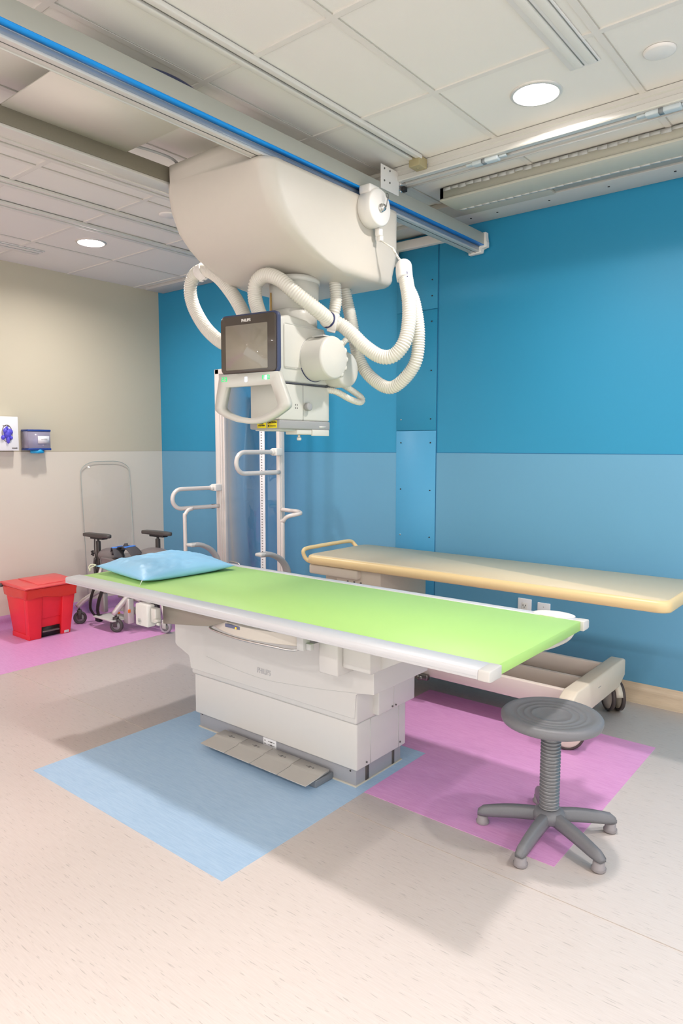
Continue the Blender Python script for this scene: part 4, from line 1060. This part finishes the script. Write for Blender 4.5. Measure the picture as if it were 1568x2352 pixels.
caster(-4.215, 3.105, .4, .045, .03, mat('caster_clear_grey', (170, 160, 172), .25), ch, GREYL); caster(-4.80, 3.42, .8, .05, .024, TY, ch, DGREY); caster(-4.36, 3.42, .8, .05, .024, TY, ch, DGREY)
b = B()
b.tube(smoothpath([(-4.53, 2.87, .135), (-4.50, 2.91, .20), (-4.455, 2.98, .29), (-4.40, 3.02, .315)], .02), .020, 14)
b.tube(smoothpath([(-4.965, 2.83, .135), (-4.93, 2.88, .19), (-4.86, 2.98, .26), (-4.80, 3.04, .28)], .02), .020, 14)
b.tube([(-4.22, 3.105, .12), (-4.30, 3.14, .20), (-4.40, 3.12, .24)], .016, 12)
put(b.done('front_leg', chm), ch)

# clear acrylic sheet against the beige wall
def arch(w, h, r, n=10):
    P = [(-w/2, 0), (w/2, 0)]
    for k in range(n+1): a = PI/2*k/n; P.append((w/2-r+r*math.cos(a), h-r*.55+r*.55*math.sin(a)))
    for k in range(n+1): a = PI/2+PI/2*k/n; P.append((-w/2+r+r*math.cos(a), h-r*.55+r*.55*math.sin(a)))
    return P
ac = thing('acrylic_sheet', 'large clear rounded acrylic sheet leaning on the beige wall behind the chair', 'panel', (-5.2, 3.29, 0))
AF = frame((-5.20, 3.30, .02), (0, 1, 0), (-.05, 0, 1), (1, 0, .05))
b = B(); b.prism(arch(.46, 1.235, .16), 0, .004, 'z', xf=AF); put(b.done('sheet', ACRYL2), ac)
b = B(); P = arch(.46, 1.235, .16); b.tube([AF @ Vector((p[0], p[1], .002)) for p in P], .0028, 6, closed=True); put(b.done('edge', ACRE), ac)

# ------------------------------------------------------------------ standing platform by the wall
sd = thing('standing_frame', 'white upright standing frame with clear panel, height scale and grab loops', 'medical stand', (-3.85, 3.6, 0))
postm = mat('post_off_white', (222, 214, 208), .35, .1)
b = B(); b.box(-4.205, -4.155, 3.60, 3.648, .02, 1.97, .004); b.box(-4.157, -4.14, 3.608, 3.648, .02, 1.97, .003); b.box(-4.142, -4.122, 3.62, 3.648, .02, 1.965, .002); put(b.done('post', postm), sd)
b = B(); b.box(-3.545, -3.512, 3.60, 3.648, .02, 1.95, .004); b.box(-3.513, -3.508, 3.615, 3.648, .02, 1.93, .001); put(b.done('post', postm), sd)
b = B(); b.box(-4.125, -3.54, 3.638, 3.646, .10, 1.93); put(b.done('clear_panel', ACRYL), sd)
b = B(); b.box(-3.715, -3.665, 3.600, 3.606, .08, 1.92, .001); sc = b.done('height_scale', PAPER, sd)
b = B()
for k in range(90): b.box(-3.700, -3.688, 3.5985, 3.5998, .10+k*.02, .106+k*.02)
put(b.done('tick_marks', PRINT), sc)
b = B(); b.box(-4.2, -3.51, 3.60, 3.65, 1.93, 1.97, .004); put(b.done('top_bar', postm), sd)
b = B(); b.box(-4.22, -3.40, 3.42, 3.70, .0, .06, .01); put(b.done('platform', GREYM), sd)
def loop(x0, z, dx, y_end, h=.145):
    y0 = 3.60; r = h/2
    pts = []
    for k in range(9):
        f = k/8; pts.append((x0+dx*f*.8, y0-(y0-y_end-r)*f, z+h/2))
    out = [Vector(p) for p in pts]
    for k in range(1, 12):
        a = PI*k/12; out.append(Vector((x0+dx*(.8+.2*math.sin(a)), y_end+r-r*math.sin(a), z+h/2*math.cos(a))))
    for k in range(9):
        f = 1-k/8; out.append(Vector((x0+dx*f*.8, y0-(y0-y_end-r)*f, z-h/2)))
    return out
for x0, z, dx, ye, nm in ((-4.175, .99, -.04, 3.19, 0), (-3.515, 1.268, .0, 3.19, 1)):
    b = B(); b.tube(loop(x0, z, dx, ye), .0155, 14); lo = b.done('grab_loop', postm, sd)
    b = B(); b.box(x0-.022, x0+.034, 3.54, 3.605, z+.047, z+.10, .006); b.cyl((x0, 3.545, z+.0725), (x0, 3.52, z+.0725), .02, 16); put(b.done('clamp', WHITE2), lo)
    b = B(); b.box(x0-.012, x0+.0, 3.53, 3.565, z-.09, z-.055, .002); put(b.done('hinge_pin', STEELD), lo)
b = B(); b.tube(smoothpath([(-4.17, 3.34, .915), (-4.175, 3.30, .905), (-4.178, 3.275, .87), (-4.178, 3.27, .80), (-4.17, 3.27, .06)], .02), .0145, 12); put(b.done('side_leg', postm), sd)
b = B(); b.tube(smoothpath([(-3.51, 3.62, .925), (-3.42, 3.60, .925), (-3.32, 3.58, .925), (-3.268, 3.555, .918), (-3.29, 3.52, .908), (-3.345, 3.495, .89), (-3.372, 3.485, .85), (-3.375, 3.485, .80), (-3.375, 3.485, .06)], .015), .0145, 12); put(b.done('side_leg', postm), sd)
for x0 in (-4.08, -3.35):
    b = B(); b.tube(smoothpath([(x0, 3.25, .655), (x0+.02, 3.32, .65), (x0+.04, 3.40, .605), (x0+.05, 3.45, .52), (x0+.05, 3.46, .35), (x0+.05, 3.46, .06)], .015), 1, 12, flat=((1, 0, 0), .034, .018)); put(b.done('knee_rest', GREYM), sd)
    b = B(); b.box(x0-.03, x0+.035, 3.22, 3.33, .645, .668, .008, 2); put(b.done('rest_pad', GREYL), sd)
b = B(); b.tube(smoothpath([(-3.96, 3.50, .43), (-3.955, 3.50, .50), (-3.94, 3.50, .515), (-3.85, 3.50, .51), (-3.835, 3.50, .49), (-3.83, 3.50, .43)], .01), .006, 8); b.box(-4.05, -3.75, 3.42, 3.58, .41, .43, .004); put(b.done('inner_handle', STEEL), sd)

# ------------------------------------------------------------------ wall boxes
gb = ('white glove box holder with purple gloves on the beige wall, nearest the soap dispenser', 'second glove box holder left of the first on the beige wall', 'third glove box holder on the beige wall, outside the left edge', 'fourth glove box holder on the beige wall, farthest from the corner')
GZ0, GZ1 = 1.348, 1.60
for i in range(4):
    y1 = 2.540-i*.168; y0 = y1-.166
    t = thing('glove_box', gb[i], 'glove box', (XW+.04, (y0+y1)/2, GZ0), 'glove boxes on the beige wall')
    xo = -5.195; cy = (y0+y1)/2-.002
    b = B(); b.box(XW+.005, xo, y0, y1, GZ0, GZ1, .003); put(b.done('box', PAPER), t)
    b = B(); b.tube([(xo+.001, cy+.038*math.cos(2*PI*k/32), 1.475+.062*math.sin(2*PI*k/32)) for k in range(32)], .0022, 6, closed=True); put(b.done('opening_edge', mat('oval_brown', (110, 90, 80), .6)), t)
    b = B(); tb2 = bmesh.new()
    for (dy, dz, sy, sz) in ((0, .0, .026, .036), (.02, .012, .018, .022), (-.016, .018, .016, .022), (0.002, -.045, .013, .03), (.024, -.032, .012, .014), (-.034, -.03, .013, .017), (-.004, .038, .009, .014)):
        t2 = bmesh.new(); bmesh.ops.create_icosphere(t2, subdivisions=3, radius=1)
        for v in t2.verts: v.co *= 1+.25*noise.noise(v.co*2.3+Vector((i, dy*90, dz*70)))
        b.join(t2, T(xo+.008, cy+dy, 1.475+dz) @ Matrix.Diagonal((.014, sy, sz, 1)))
    put(b.done('glove', PURG), t)
    b = B(); b.box(xo-.001, xo+.0008, cy+.0, cy+.022, 1.525, 1.533); b.box(xo-.001, xo+.0008, cy-.03, cy-.006, 1.528, 1.534); b.box(xo-.001, xo+.0008, cy+.032, cy+.072, 1.362, 1.371)
    put(b.done('box_print', PRINT), t)
dp = thing('wall_dispenser', 'transparent navy rimmed dispenser box on the beige wall', 'dispenser', (-5.22, 2.70, 1.35))
b = B(); b.box(XW+.005, -5.17, 2.60, 2.775, 1.350, 1.507); 
b.bm.clear()
b.box(-5.175, -5.170, 2.60, 2.775, 1.362, 1.495); b.box(XW+.006, -5.175, 2.60, 2.605, 1.362, 1.495); b.box(XW+.006, -5.175, 2.77, 2.775, 1.362, 1.495)
put(b.done('clear_body', DISPB), dp)
b = B(); b.box(XW+.004, -5.166, 2.597, 2.779, 1.493, 1.508, .003); put(b.done('top_rim', DISPD), dp)
b = B(); b.box(XW+.004, -5.166, 2.597, 2.779, 1.350, 1.366, .003); put(b.done('bottom_rim', DISPD), dp)
b = B(); b.lathe([(.045, 0), (.05, .006), (.05, .03), (0, .03)], 24, T(-5.215, 2.69, 1.326)); put(b.done('nozzle', CYAN), dp)
b = B(); b.lathe([(0, 0), (.043, 0), (.04, .07), (.03, .075), (0, .075)], 24, T(-5.22, 2.70, 1.366)); put(b.done('refill', mat('refill_blue', (70, 130, 220), .4)), dp)
b = B(); b.box(-5.1695, -5.168, 2.675, 2.765, 1.402, 1.458); lb = b.done('label_card', PAPER, dp)
text('label_text', 'WIPES', .018, facing_x(-5.1675, 2.725, 1.432), GREYM, lb)
